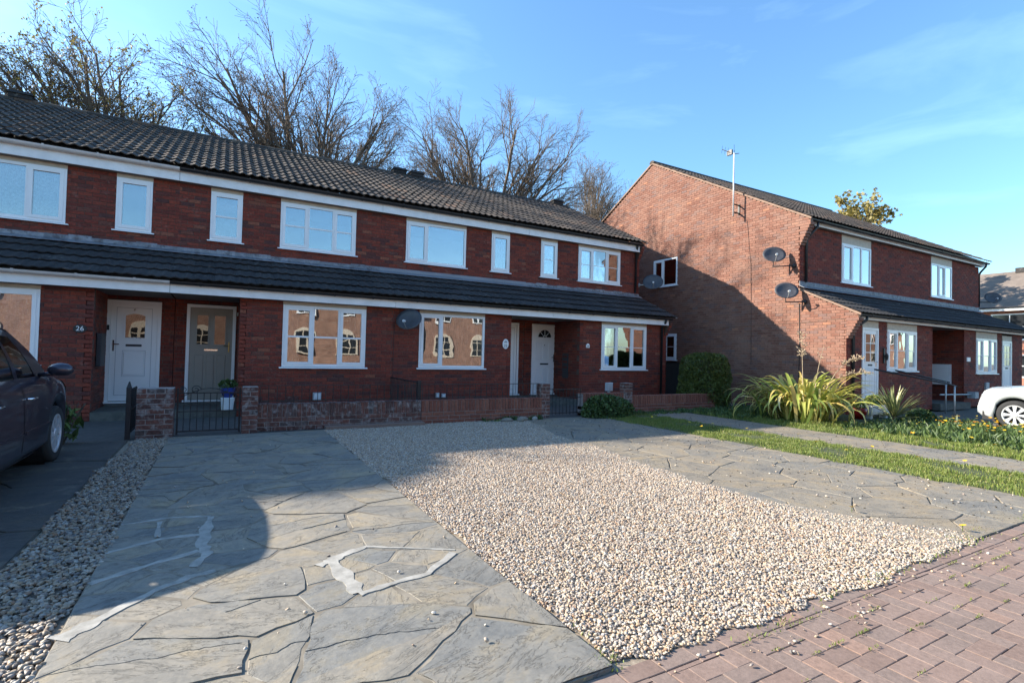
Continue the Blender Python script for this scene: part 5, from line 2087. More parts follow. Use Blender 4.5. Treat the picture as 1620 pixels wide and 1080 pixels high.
def low_wall(label, x0, x1, yc, h, seed, mat=m_brickw):
    t_ = thing('garden_wall', label, 'wall', ((x0 + x1) / 2, yc, 0))
    rr = random.Random(seed)
    th = 0.105
    core = MB()
    core.box(x0, x1, yc - th + 0.008, yc + th - 0.008, -0.03, h - 0.016)
    obj('mortar_core', core, m_mortarw, t_)
    # brick-on-edge coping
    x = x0 + 0.003
    while x < x1 - 0.05:
        w_ = 0.065
        m_ = MB()
        d = rr.uniform(-0.004, 0.004)
        m_.bbox(x, min(x + w_, x1), yc - th - 0.003 + d, yc + th + d, h - 0.215 + rr.uniform(-.002, .002), h + rr.uniform(-0.004, 0.004), 0.005)
        obj('coping_brick', m_, mat, t_)
        x += 0.075
    k = 0
    z1 = h - 0.225
    while z1 > -0.02:
        z0 = max(z1 - 0.065, -0.03)
        x = x0 - (0.11 if k % 2 else 0)
        while x < x1:
            a_, b_ = max(x + 0.005, x0), min(x + 0.220, x1)
            if b_ - a_ > 0.03:
                m_ = MB()
                m_.bbox(a_, b_, yc - th + rr.uniform(-0.003, 0.003), yc + th, z0, z1, 0.005)
                obj('brick', m_, mat, t_)
            x += 0.225
        z1 -= CH
        k += 1
    return t_


pillar('wide weathered brick pillar beside the tall black gate', -1.02, -0.57, 9.13, 9.45, 0.73, 1)
pillar('narrow brick pillar at the left end of the low garden wall', 0.335, 0.56, 9.22, 9.44, 0.735, 2)
pillar('brick pillar at the right end of the low garden wall', 6.03, 6.25, 9.36, 9.58, 0.735, 3)
pillar('brick pillar right of the green bush', 8.42, 8.64, 9.40, 9.62, 0.73, 4)
low_wall('weathered low brick wall with upright coping, left half', 0.56, 3.33, 9.44, 0.44, 5)
m_brickn = mat_pieces('brick_newer_wall', [(0, (0.17, 0.055, 0.036)), (0.5, (0.21, 0.072, 0.045)), (1, (0.25, 0.10, 0.065))], 25, 0.35, 0.9, 0.5, 0.004, (12, 0.62, 0.74, (0.30, 0.26, 0.22), 0.4))
low_wall('redder low brick wall with upright coping, right half', 3.34, 6.03, 9.45, 0.435, 6, m_brickn)
low_wall('short brick wall behind the green bush', 7.18, 8.42, 9.52, 0.50, 7, m_brickn)
low_wall('low brick wall leading to the box shrub', 8.64, 11.62, 9.55, 0.42, 8, m_brickn)


def railing(label, x0, x1, y, z0, z1, step=0.125):
    t_ = thing('railing', label, 'railing', ((x0 + x1) / 2, y, z0))
    for z in (z1, z0 + 0.03):
        m_ = MB()
        m_.box(x0, x1, y - 0.008, y + 0.008, z - 0.006, z + 0.006)
        obj('rail', m_, m_black, t_)
    n = int((x1 - x0) / step)
    bm_ = MB()
    bm_.tube([(0, 0, 0), (0, 0, z1 - z0 - 0.006)], 0.006, 5)
    me = mesh_of('bar', bm_, m_black)
    for k in range(n + 1):
        put('bar', me, t_, (x0 + 0.02 + (x1 - x0 - 0.04) * k / n, y, z0))


railing('black iron railing along the weathered half of the garden wall', 0.58, 3.32, 9.46, 0.445, 0.735)
railing('black iron railing along the redder half of the garden wall', 3.38, 6.02, 9.47, 0.44, 0.73)
# divider between the two front gardens
t = thing('divider_fence', 'dense black iron fence running back from the garden wall to the house', 'fence', (3.36, 10.5, 0))
for z in (0.10, 0.76):
    m = MB()
    m.box(3.35, 3.375, 9.60, 11.45, z - 0.01, z + 0.01)
    obj('rail', m, m_black, t)
m = MB()
m.tube([(0, 0, 0), (0, 0, 0.78)], 0.008, 5)
dm = mesh_of('bar', m, m_black)
for k in range(20):
    put('bar', dm, t, (3.3625, 9.62 + k * 0.096, 0.0))
m = MB()
m.box(3.33, 3.40, 9.56, 9.60, 0, 0.80)
obj('post', m, m_black, t)

# scrolled gate between the first two pillars
t = thing('garden_gate', 'black iron gate with scrolled top between the two brick pillars', 'gate', (-0.1, 9.33, 0))
for z, r_ in ((0.06, 0.009), (0.36, 0.007), (0.64, 0.009)):
    m = MB()
    m.box(-0.52, 0.30, 9.32, 9.34, z - r_, z + r_)
    obj('rail', m, m_black, t)
for x in (-0.53, 0.305):
    m = MB()
    m.box(x - 0.012, x + 0.012, 9.318, 9.342, 0.02, 0.72)
    obj('stile', m, m_black, t)
m = MB()
m.tube([(0, 0, 0), (0, 0, 0.56)], 0.006, 5)
gm_ = mesh_of('bar', m, m_black)
for k in range(9):
    put('bar', gm_, t, (-0.45 + k * 0.087, 9.33, 0.07))


def scroll(cx, cz, r0, turns, s, y=9.33):
    pts = []
    for i in range(26):
        q = i / 25
        a = q * turns * 2 * math.pi
        rad = r0 * (1 - 0.75 * q)
        pts.append((cx + s * rad * math.cos(a), y, cz + rad * math.sin(a)))
    return pts


for cx_, s_ in ((-0.30, 1), (0.08, -1), (-0.46, -1), (0.24, 1)):
    m = MB()
    m.tube(scroll(cx_, 0.69, 0.07 if abs(cx_ + 0.11) < 0.25 else 0.045, 1.4, s_), 0.006, 5)
    obj('scroll', m, m_black, t)
for s_ in (-1, 1):
    m = MB()
    m.tube([(-0.11 + s_ * q, 9.33, 0.62 + 0.14 * math.cos(q * 4.0) - 0.05) for q in (0.0, 0.08, 0.16, 0.24, 0.32, 0.40)], 0.006, 5)
    obj('arch_bar', m, m_black, t)
# tall gate, standing open and seen on edge
t = thing('garden_gate', 'tall black gate standing open beside the wide brick pillar', 'gate', (-1.12, 9.4, 0))
m = MB()
m.box(-1.145, -1.085, 9.16, 9.22, 0, 0.74)
m.prism([(-1.145, 9.16), (-1.085, 9.16), (-1.085, 9.22), (-1.145, 9.22)], 0.74, 0.80, 0.55)
m.ell((-1.115, 9.19, 0.81), (0.014, 0.014, 0.02), 8, 5)
obj('post', m, m_black, t)
for z in (0.08, 0.40, 0.68):
    m = MB()
    m.box(-1.128, -1.112, 9.22, 10.05, z - 0.01, z + 0.01)
    obj('rail', m, m_black, t)
m = MB()
m.tube([(0, 0, 0), (0, 0, 0.66)], 0.007, 5)
gm_ = mesh_of('bar', m, m_black)
for k in range(8):
    put('bar', gm_, t, (-1.12, 9.29 + k * 0.10, 0.05))
# small gate of the end house
t = thing('garden_gate', 'low black iron gate left of the green bush', 'gate', (6.7, 9.47, 0))
for z in (0.08, 0.42, 0.60):
    m = MB()
    m.box(6.28, 7.14, 9.462, 9.478, z - 0.007, z + 0.007)
    obj('rail', m, m_black, t)
m = MB()
m.tube([(0, 0, 0), (0, 0, 0.58)], 0.006, 5)
gm_ = mesh_of('bar', m, m_black)
for k in range(10):
    put('bar', gm_, t, (6.29 + k * 0.094, 9.47, 0.04))
# bottle-grey service post by the bush
t = thing('service_post', 'grey service post with a box head behind the green bush', 'post', (8.20, 9.75, 0))
m = MB()
m.tube([(8.20, 9.75, 0), (8.20, 9.75, 0.55)], 0.035, 8)
obj('post', m, m_grey, t)
m = MB()
m.bbox(8.12, 8.28, 9.69, 9.80, 0.52, 0.72, 0.01)
obj('box_head', m, m_grey, t)
# pot on a stand behind the scrolled gate
t = thing('flower_pot', 'blue glazed pot of dark plants on a pale pot behind the scrolled gate', 'flower pot', (0.16, 11.0, 0))
m = MB()
m.lathe([(0.10, 0.155), (0.12, 0.38), (0.11, 0.39)], (0.16, 11.35, 0.0), 'z', 12)
obj('stand_pot', m, m_whitepot, t)
m = MB()
m.lathe([(0.07, 0.39), (0.12, 0.50), (0.13, 0.58), (0.11, 0.58)], (0.16, 11.35, 0.0), 'z', 12)
obj('pot', m, m_bluepot, t)


def leaf_cloud(name, parent, mat, n, fn, size, seed, aspect=1.6, kind='stuff'):
    """n small leaf faces; fn(rng)->(pos, out)"""
    r = np.random.default_rng(seed)
    pos, out = fn(r, n)
    d = r.normal(0, 1, (n, 3)) + out * 0.9
    d /= np.linalg.norm(d, axis=1)[:, None]
    q = r.normal(0, 1, (n, 3))
    a = np.cross(d, q)
    a /= np.linalg.norm(a, axis=1)[:, None]
    s = size * r.uniform(0.55, 1.35, n)[:, None]
    b = np.cross(d, a)
    V = np.stack([pos - d * s * aspect * 0.5, pos + a * s * 0.5 + b * s * 0.1, pos + d * s * aspect * 0.5, pos - a * s * 0.5 + b * s * 0.1], 1).reshape(-1, 3)
    F = np.arange(n * 4).reshape(n, 4)
    me = np_mesh(name, V, F, mat)
    if parent is not None:
        p = WLOC[parent.name]
        me.transform(Matrix.Translation((-p[0], -p[1], -p[2])))
        return put(name, me, parent, (0, 0, 0), local=True, kind=kind)
    return put(name, me, None, (0, 0, 0), kind=kind)


def blob(c, r, lumps=5, seed=0, flat=0.0, boxy=2.0):
    rr = np.random.default_rng(seed)
    L = rr.normal(0, 1, (lumps, 3))
    L /= np.linalg.norm(L, axis=1)[:, None]
    A = rr.uniform(-0.16, 0.22, lumps)

    def fn(r_, n):
        d = r_.normal(0, 1, (n, 3))
        d /= np.linalg.norm(d, axis=1)[:, None]
        k = 1 / (np.abs(d) ** boxy).sum(1) ** (1 / boxy)
        bump_ = 1 + (np.maximum(0, d @ L.T) ** 6 * A).sum(1)
        rad = (k * bump_ * (1 - np.abs(r_.normal(0, 0.13, n))))[:, None]
        p = d * rad * np.array(r) + np.array(c)
        if flat:
            p[:, 2] = np.maximum(p[:, 2], 0.01 + r_.uniform(0, 0.04, n))
        return p, d
    return fn


leaf_cloud('plant', t, m_weed, 160, blob((0.16, 11.35, 0.64), (0.16, 0.14, 0.09)), 0.05, 3)

t = thing('green_bush', 'low spreading green bush at the foot of the short garden wall', 'bush', (7.75, 9.15, 0))
leaf_cloud('foliage', t, m_weed, 5200, blob((7.65, 9.12, 0.12), (0.72, 0.32, 0.33), 7, 4, 1), 0.040, 4)
m = MB()
for k in range(9):
    a = k * 0.7
    m.tube([(7.65, 9.12, 0), (7.65 + 0.5 * math.cos(a), 9.12 + 0.25 * math.sin(a), 0.28)], 0.008, 4)
obj('stem', m, m_bark, t)
t = thing('box_shrub', 'clipped square dark green conifer shrub against the gable wall', 'shrub', (11.8, 10.15, 0))


def boxfn(r_, n):
    d = r_.normal(0, 1, (n, 3))
    d /= np.linalg.norm(d, axis=1)[:, None]
    k = 1 / (np.abs(d) ** 5).sum(1) ** (1 / 5)
    rad = (k * (1 - np.abs(r_.normal(0, 0.07, n))) * (1 + 0.05 * np.sin(d[:, 0] * 9 + d[:, 1] * 5) * np.sin(d[:, 2] * 8 + 1) + 0.03 * np.sin(d[:, 0] * 23) * np.sin(d[:, 2] * 19)))[:, None]
    p = d * rad * np.array((0.60, 0.55, 0.74)) + np.array((11.75, 9.95, 0.74))
    tp = (p[:, 2] / 1.5)
    p[:, 0] = 11.75 + (p[:, 0] - 11.75) * (1.08 - 0.26 * tp) + 0.05 * tp
    return p, d


leaf_cloud('foliage', t, m_box, 26000, boxfn, 0.030, 5, 2.2)
m = MB()
m.box(11.35, 12.15, 9.6, 10.3, 0.1, 1.3)
obj('inner_branches', m, m_bark, t)
t = thing('spiky_plant', 'small leafy plant in front of the dark car', 'plant', (-1.75, 9.0, 0))
leaf_cloud('foliage', t, m_weed, 110, blob((-1.80, 9.0, 0.30), (0.20, 0.15, 0.24)), 0.055, 8, 3.6)
m = MB()
for k in range(7):
    m.tube([(-1.78, 8.98, 0), (-1.78 + 0.10 * math.cos(k), 8.98 + 0.08 * math.sin(k), 0.3), (-1.78 + 0.22 * math.cos(k), 8.98 + 0.16 * math.sin(k), 0.55)], 0.006, 4)
obj('stem', m, m_bark, t)
t = thing('stone_pile', 'few blue-grey stones with one pale one at the wall foot', 'stones', (5.4, 9.0, 0))
for k, (x, y, r_, mt) in enumerate(((5.05, 9.10, 0.14, m_slab), (5.45, 9.18, 0.15, m_slab), (5.72, 9.12, 0.07, m_cement), (5.30, 8.98, 0.08, m_slab))):
    m = MB()
    m.ell((x, y, 0.03), (r_, r_ * 0.6, 0.05), 9, 5)
    obj('stone', m, mt, t, smooth=True)


# ------------------------------------------------------------------ flax, yucca, stalks
def strap_mesh(name, mat, L, w, curve, up, n=9, fold=0.25, seed=0):
    """leaf along local +x, arching over; v-shaped section"""
    m_ = MB()
    rr = random.Random(seed)
    vs = []
    x, z, a = 0.0, 0.0, up
    ds = L / n
    tw = rr.uniform(-0.3, 0.3)
    for i in range(n + 1):
        q = i / n
        ww = w * (0.55 + 0.9 * q) if q < 0.4 else w * (1.0 - ((q - 0.4) / 0.6) ** 1.7) + 0.002
        sw = 0.03 * math.sin(q * 3 + seed) * L
        vs += [(x, sw - ww / 2, z + fold * ww * 0.5), (x, sw, z), (x, sw + ww / 2, z + fold * ww * 0.5)]
        x += ds * math.cos(a)
        z += ds * math.sin(a)
        a -= curve * (0.35 + 1.5 * q) / n
    fs = []
    for i in range(n):
        for k in range(2):
            fs.append((3 * i + k, 3 * i + k + 1, 3 * i + 3 + k + 1, 3 * i + 3 + k))
    m_.add(vs, fs)
    return mesh_of(name, m_, mat, True)


t = thing('flax_bush', 'large variegated yellow and green flax bush by the sunny gable corner', 'flax', (11.62, 7.15, 0))
variants = [strap_mesh('leaf', m_phor, 1.0, 0.066, c, u_, seed=i) for i, (c, u_) in enumerate([(2.3, 1.45), (2.9, 1.38), (3.2, 1.30), (3.5, 1.42), (2.8, 1.15), (3.7, 1.25), (2.0, 1.40), (3.2, 1.0)])]
rl = random.Random(5)
for k in range(290):
    a = rl.uniform(0, 2 * math.pi)
    r_ = abs(rl.gauss(0, 0.42))
    v = rl.choice(variants)
    L = rl.uniform(1.15, 1.85)
    if rl.random() < 0.15:
        L *= 1.1
        v = variants[6]
    put('leaf', v, t, (11.62 + r_ * math.cos(a), 7.15 + r_ * math.sin(a) * 1.1, 0.02), rot=(rl.uniform(-0.25, 0.25), rl.uniform(-0.15, 0.12), a + rl.uniform(-0.5, 0.5)), scale=(L * 0.86, rl.uniform(0.9, 1.5), L * 0.86))


def stalk(owner, base, top, droop, n, seed):
    rr = random.Random(seed)
    b, e = Vector(base), Vector(top)
    pts = []
    for i in range(9):
        q = i / 8
        p = b.lerp(e, q)
        p += Vector(droop) * (q ** 3)
        pts.append(p)
    m_ = MB()
    m_.tube([tuple(p) for p in pts], [0.010 - 0.006 * i / 8 for i in range(9)], 5)
    st = obj('flower_stalk', m_, m_stalk, owner)
    m_ = MB()
    for k in range(n):
        q = rr.uniform(0.6, 1.0)
        i = q * 8
        i0 = min(7, int(i))
        p = pts[i0].lerp(pts[i0 + 1], i - i0)
        d = Vector((rr.uniform(-1, 1), rr.uniform(-1, 1), rr.uniform(-0.4, 0.7))).normalized() * rr.uniform(0.03, 0.09)
        e_ = p + d
        m_.tube([tuple(p), tuple(e_)], 0.003, 3)
        m_.tube([tuple(e_), tuple(e_ + d * 0.5 + Vector((0, 0, rr.uniform(-0.02, 0.03))))], [0.012, 0.006], 4)
    obj('seed_pod', m_, m_stalk, owner, kind='stuff')


stalk(t, (11.7, 7.1, 0.6), (11.70, 7.15, 2.0), (0, 0, 0), 60, 1)
stalk(t, (11.8, 6.9, 0.6), (11.95, 6.85, 1.72), (0.05, -0.05, 0), 6, 2)
stalk(t, (12.0, 6.8, 0.6), (12.6, 6.55, 1.90), (0.0, -0.30, -0.45), 75, 3)
stalk(t, (12.0, 6.9, 0.6), (12.5, 6.5, 1.40), (0.1, -0.35, -0.25), 45, 4)

t = thing('yucca', 'spiky rosette yucca with yellow-edged leaves near the white planter', 'yucca', (13.25, 5.95, 0))
yv = [strap_mesh('leaf', m_yucca, 1.0, 0.045, 0.25, 0.0, n=5, seed=i, fold=0.5) for i in range(3)]
for k in range(90):
    a = rl.uniform(0, 2 * math.pi)
    el = rl.uniform(0.02, 1.45) ** 1.0
    L = rl.uniform(0.58, 0.82) * (1.0 if el > 0.4 else 0.85)
    put('leaf', rl.choice(yv), t, (13.25, 5.95, 0.14), rot=(0, -el, a), scale=(L, 1, L))
m = MB()
m.tube([(13.25, 5.95, 0), (13.25, 5.95, 0.2)], 0.06, 8)
obj('stem', m, m_bark, t)
t = thing('small_shrub', 'small round leafy shrub right of the yucca', 'shrub', (13.9, 5.75, 0))
leaf_cloud('foliage', t, m_weed, 1400, blob((13.85, 5.70, 0.14), (0.30, 0.26, 0.20), 6, 3, 1), 0.04, 12)
t = thing('planter', 'white trough planter with leafy greenery below the glazed door', 'planter', (13.9, 6.7, 0))
m = MB()
m.box(13.55, 14.45, 6.55, 6.80, 0.12, 0.32)
m.box(13.52, 14.48, 6.53, 6.82, 0.30, 0.33)
m.box(13.6, 13.7, 6.6, 6.75, 0, 0.12)
m.box(14.3, 14.4, 6.6, 6.75, 0, 0.12)
obj('trough', m, m_whitepot, t)
leaf_cloud('plant', t, m_grass, 900, blob((13.95, 6.68, 0.42), (0.42, 0.15, 0.16)), 0.04, 13)
t = thing('flower_pot', 'dark red round pot in the shade beside the flax', 'flower pot', (13.35, 6.75, 0))
m = MB()
m.lathe([(0.11, 0.0), (0.17, 0.14), (0.19, 0.26), (0.165, 0.27)], (13.35, 6.75, 0), 'z', 16)
obj('pot', m, m_redpot, t, smooth=True)
leaf_cloud('plant', t, m_weed, 120, blob((13.35, 6.75, 0.32), (0.14, 0.14, 0.08)), 0.05, 14)


# flowers
def daisy(mb, x, y, z, r_, rr):
    n = 8
    tilt = rr.uniform(-0.5, 0.5)
    c = (x, y, z)
    vs = [c]
    for i in range(n * 2):
        a = math.pi * i / n
        q = r_ if i % 2 == 0 else r_ * 0.72
        vs.append((x + q * math.cos(a), y + q * math.sin(a), z + 0.25 * r_ + q * math.cos(a) * tilt * 0.6))
    mb.add(vs, [(0, 1 + i, 1 + (i + 1) % (2 * n)) for i in range(2 * n)])


m = MB()
rf = random.Random(3)
for k in range(210):
    if k < 80:
        x, y = rf.gauss(13.1, 0.7), rf.uniform(1.6, 4.6)
    else:
        x, y = rf.uniform(12.3, 14.6), rf.uniform(3.0, 5.2)
    if not (11.2 < x < 14.7):
        continue
    daisy(m, x, y, rf.uniform(0.14, 0.27), rf.uniform(0.014, 0.036), rf)
put('bed_flowers', mesh_of('bed_flowers', m, m_yellow), None, (0, 0, 0), kind='stuff', label='mass of yellow and orange flowers in the bed near the silver car')
dd_ = MB()
daisy(dd_, 0, 0, 0, 0.028, rf)
dmesh = mesh_of('dandelion', dd_, m_yellow)
st_ = MB()
st_.tube([(0, 0, -0.09), (0, 0, 0)], 0.003, 4)
stme = mesh_of('stem', st_, m_weed)
dl = [(7.9, 5.5), (8.1, 4.7), (8.35, 6.1), (7.75, 6.6), (8.5, 4.1), (8.0, 7.1), (8.6, 5.3), (8.2, 3.4), (7.8, 4.1), (8.5, 3.0), (7.9, 8.0), (8.45, 2.4), (11.4, 6.0), (11.9, 5.5), (12.4, 5.6), (12.9, 5.5), (10.9, 4.6), (11.3, 3.9), (12.0, 4.9),
      (11.5, 2.9), (10.7, 3.4), (13.0, 5.35), (12.6, 5.25), (11.0, 6.7), (8.3, 6.8), (10.5, 5.2), (5.05, 2.6), (5.35, 1.9)]
for k, (x, y) in enumerate(dl):
    s_ = 1.0 if x < 9 else 1.3
    o = put('dandelion', dmesh, None, (x, y, 0.115 if x > 7 else 0.05), rotz=k, label='small yellow dandelion flower in the rough grass' if x > 7 else 'small yellow dandelion flower at the edge of the gravel', cat='dandelion', group='dandelions in the grass' if x > 7 else 'dandelions by the gravel', scale=(s_, s_, s_))
    o2 = bpy.data.objects.new('stem', stme)
    C.objects.link(o2)
    o2.parent = o


# ------------------------------------------------------------------ cars
def car(label, loc, rotz, paint, Wd, Ln, Ht, belt, wheel_r, hood_z, wheels_y, greenhouse, trim):
    """local: +y forward, x right; origin on the ground at the middle"""
    t_ = thing('parked_car', label, 'car', loc, rotz=rotz)
    hw = Wd / 2
    nst = 64
    ys = [-Ln / 2 + Ln * i / (nst - 1) for i in range(nst)]

    def arch(y):
        z = 0.20
        e = (abs(y) / (Ln / 2))
        if e > 0.93:
            z = 0.20 + (e - 0.93) * 1.2
        for wy in wheels_y:
            d = abs(y - wy)
            R_ = wheel_r + 0.055
            if d < R_:
                z = max(z, wheel_r + math.sqrt(R_ * R_ - d * d) - 0.01)
        return z

    def halfw(y):
        e = abs(y) / (Ln / 2)
        f_ = 1.0
        if y > 0:
            f_ = 1 - 0.26 * max(0, (e - 0.66) / 0.34) ** 2.6
        else:
            f_ = 1 - 0.16 * max(0, (e - 0.60) / 0.40) ** 2.2
        return hw * f_

    def top(y):
        # shoulder height along the car
        wb = greenhouse[0]
        if y > wb:
            q = (y - wb) / (Ln / 2 - wb)
            return belt + (hood_z - belt) * q ** 1.1 - 0.34 * max(0, (q - 0.80) / 0.20) ** 2.4
        q = (-Ln / 2 - y) / (-Ln / 2 - wb)
        e = max(0, (-y - Ln / 2 * 0.9) / (Ln / 2 * 0.1))
        return belt + 0.02 - 0.10 * e

    def row(y):
        w = halfw(y)
        z0, zt = arch(y), top(y)
        zt = max(zt, z0 + 0.12)
        H_ = zt - z0
        crown = 0.055 if y > greenhouse[0] else 0.02
        return [(w * 0.90, z0), (w * 0.985, z0 + H_ * 0.10), (w * 1.0, z0 + H_ * 0.38), (w * 0.995, z0 + H_ * 0.62), (w * 0.985, z0 + H_ * 0.80), (w * 0.955, z0 + H_ * 0.93), (w * 0.88, zt), (w * 0.55, zt + crown * 0.75), (0, zt + crown)]

    body = MB()
    rows = []
    for y in ys:
        r_ = row(y)
        full = [(x, y, z) for x, z in r_] + [(-x, y, z) for x, z in r_[:-1][::-1]]
        rows.append(full)
    nr = len(rows[0])
    vs = [p for r_ in rows for p in r_]
    fs = []
    for i in range(nst - 1):
        for k in range(nr - 1):
            fs.append((i * nr + k, i * nr + k + 1, (i + 1) * nr + k + 1, (i + 1) * nr + k))
    fs.append(tuple(range(nr)))
    fs.append(tuple((nst - 1) * nr + k for k in range(nr))[::-1])
    body.add(vs, fs)
    bo = obj('body', body, paint, t_, smooth=True, local=True)
    # dark underside and wheel wells
    m_ = MB()
    m_.box(-hw * 0.86, hw * 0.86, -Ln / 2 + 0.12, Ln / 2 - 0.12, 0.16, 0.34)
    obj('underside', m_, m_black, t_, local=True)
    for wy in wheels_y:
        for s in (-1, 1):
            m_ = MB()
            pr_ = [(wheel_r + 0.05, 0.0), (wheel_r + 0.05, -s * 0.26), (0.01, -s * 0.26)]
            m_.lathe(pr_, (s * hw * 0.93, wy, wheel_r), 'x', 24)
            w2 = MB()
            w2.v = m_.v
            w2.f = [f for f in m_.f if len(f) == 4]
            obj('wheel_well', w2, m_black, t_, local=True)
    # greenhouse
    wb, wt, rt, rbk, hwb, hwt = greenhouse[0], greenhouse[1], greenhouse[2], greenhouse[3], hw * 0.90, hw * greenhouse[4]
    zb, zt = belt + 0.005, Ht

    def side(s, q, v, out=0.0):
        """q 0 rear .. 1 front, v 0 belt .. 1 roof"""
        yb = rbk + (wb - rbk) * q
        yt = rt + (wt - rt) * q
        bul = 0.03 * math.sin(math.pi * v)
        xx = hwb + (hwt - hwb) * v + bul + out
        # roof line falls away at both ends
        zz = zb + (zt - zb - 0.05 - 0.06 * abs(2 * q - 1.1) ** 2.5) * v
        return (s * xx, yb + (yt - yb) * v, zz)

    pill = greenhouse[5]
    for s in (-1, 1):
        # painted frame of the side
        m_ = MB()
        nq, nv = 30, 6
        vs, fs = [], []
        for i in range(nq + 1):
            for j in range(nv + 1):
                vs.append(side(s, i / nq, j / nv, -0.012))
        for i in range(nq):
            for j in range(nv):
                fs.append((i * (nv + 1) + j, (i + 1) * (nv + 1) + j, (i + 1) * (nv + 1) + j + 1, i * (nv + 1) + j + 1))
        # leave the openings free
        keep = []
        for f in fs:
            i, j = f[0] // (nv + 1), f[0] % (nv + 1)
            q, v = (i + 0.5) / nq, (j + 0.5) / nv
            inw = any(a < q < b for a, b in pill) and 0.02 < v < 0.86
            if not inw:
                keep.append(f)
        m_.add(vs, keep)
        obj('window_frame', m_, trim, t_, smooth=True, local=True)
        for a, b in pill:
            m_ = MB()
            vs, fs = [], []
            for i in range(7):
                for j in range(5):
                    vs.append(side(s, a - 0.02 + (b - a + 0.04) * i / 6, 0.0 + 0.89 * j / 4, -0.016))
            for i in range(6):
                for j in range(4):
                    fs.append((i * 5 + j, (i + 1) * 5 + j, (i + 1) * 5 + j + 1, i * 5 + j + 1))
            m_.add(vs, fs)
            obj('side_window', m_, m_carglass, t_, smooth=True, local=True)
    # roof
    m_ = MB()
    vs, fs = [], []
    n1, n2 = 16, 10
    for i in range(n1 + 1):
        for j in range(n2 + 1):
            q, v = i / n1, -1 + 2 * j / n2
            e = side(1, q, 1.0, 0.0)
            vs.append((e[0] * v, e[1], e[2] + 0.055 * (1 - v ** 4)))
    for i in range(n1):
        for j in range(n2):
            fs.append((i * (n2 + 1) + j, (i + 1) * (n2 + 1) + j, (i + 1) * (n2 + 1) + j + 1, i * (n2 + 1) + j + 1))
    m_.add(vs, fs)
    obj('roof', m_, paint, t_, smooth=True, local=True)
    for q, nm in ((1.0, 'windscreen'), (0.0, 'rear_window')):
        m_ = MB()
        vs, fs = [], []
        for i in range(9):
            for j in range(6):
                v, u_ = j / 5, -1 + 2 * i / 8
                e = side(1, q, v, -0.01)
                b_ = 0.07 * (1 - u_ ** 2) * (1 if q else -1)
                vs.append((e[0] * u_, e[1] + b_ * (1 - 0.4 * v), e[2] + 0.045 * (1 - u_ ** 4) * v))
        for i in range(8):
            for j in range(5):
                fs.append((i * 6 + j, (i + 1) * 6 + j, (i + 1) * 6 + j + 1, i * 6 + j + 1))
        m_.add(vs, fs)
        obj(nm, m_, m_carglass, t_, smooth=True, local=True)
    # cabin floor and seats so the glass does not show an empty shell
    m_ = MB()
    m_.box(-hw * 0.8, hw * 0.8, rbk + 0.2, wb - 0.1, 0.35, belt - 0.12)
    obj('cabin', m_, m_greyd, t_, local=True)
    for sx_ in (-0.36, 0.36):
        for sy in (0.25, -0.75):
            m_ = MB()
            m_.bbox(sx_ - 0.22, sx_ + 0.22, sy - 0.08, sy + 0.08, belt - 0.2, belt + 0.20, 0.04)
            m_.bbox(sx_ - 0.12, sx_ + 0.12, sy - 0.05, sy + 0.05, belt + 0.22, belt + 0.38, 0.03)
            obj('seat', m_, m_greyd, t_, local=True)
    # doors as panels just proud of the side
    for s in (-1, 1):
        for a, b in greenhouse[6]:
            m_ = MB()
            vs, fs = [], []
            nn = 12
            for i in range(nn + 1):
                y = a + (b - a) * i / nn
                r_ = row(y)
                for k in range(1, 7):
                    x, z = r_[k]
                    vs.append((s * (x + 0.006), y, z + (0.02 if k == 1 else 0)))
            for i in range(nn):
                for k in range(5):
                    fs.append((i * 6 + k, i * 6 + k + 1, (i + 1) * 6 + k + 1, (i + 1) * 6 + k))
            m_.add(vs, fs)
            dr = obj('door', m_, paint, t_, smooth=True, local=True)
            hy = a + 0.14
            r_ = row(hy)
            m_ = MB()
            xx = r_[4][0]
            m_.tube([(s * (xx + 0.01), hy - 0.07, r_[4][1] - 0.03), (s * (xx + 0.045), hy - 0.03, r_[4][1] - 0.03), (s * (xx + 0.045), hy + 0.08, r_[4][1] - 0.03), (s * (xx + 0.01), hy + 0.11, r_[4][1] - 0.03)], 0.013, 6)
            obj('handle', m_, m_chrome, dr, smooth=True, local=True)
            m_ = MB()
            m_.box(min(s * (r_[3][0] + 0.004), s * (r_[3][0] + 0.018)), max(s * (r_[3][0] + 0.004), s * (r_[3][0] + 0.018)), a + 0.03, b - 0.03, 0.47, 0.50)
            obj('rubbing_strip', m_, paint, dr, local=True)
    # mirrors
    for s in (-1, 1):
        m_ = MB()
        m_.ell((s * (hw + 0.10), wb - 0.42, belt + 0.09), (0.115, 0.07, 0.075), 14, 9)
        m_.v = [(x_, y_, max(z_, belt + 0.03)) for x_, y_, z_ in m_.v]
        m_.tube([(s * (hw * 0.90), wb - 0.36, belt + 0.03), (s * (hw + 0.04), wb - 0.40, belt + 0.05)], 0.025, 6)
        obj('door_mirror', m_, paint, t_, smooth=True, local=True)
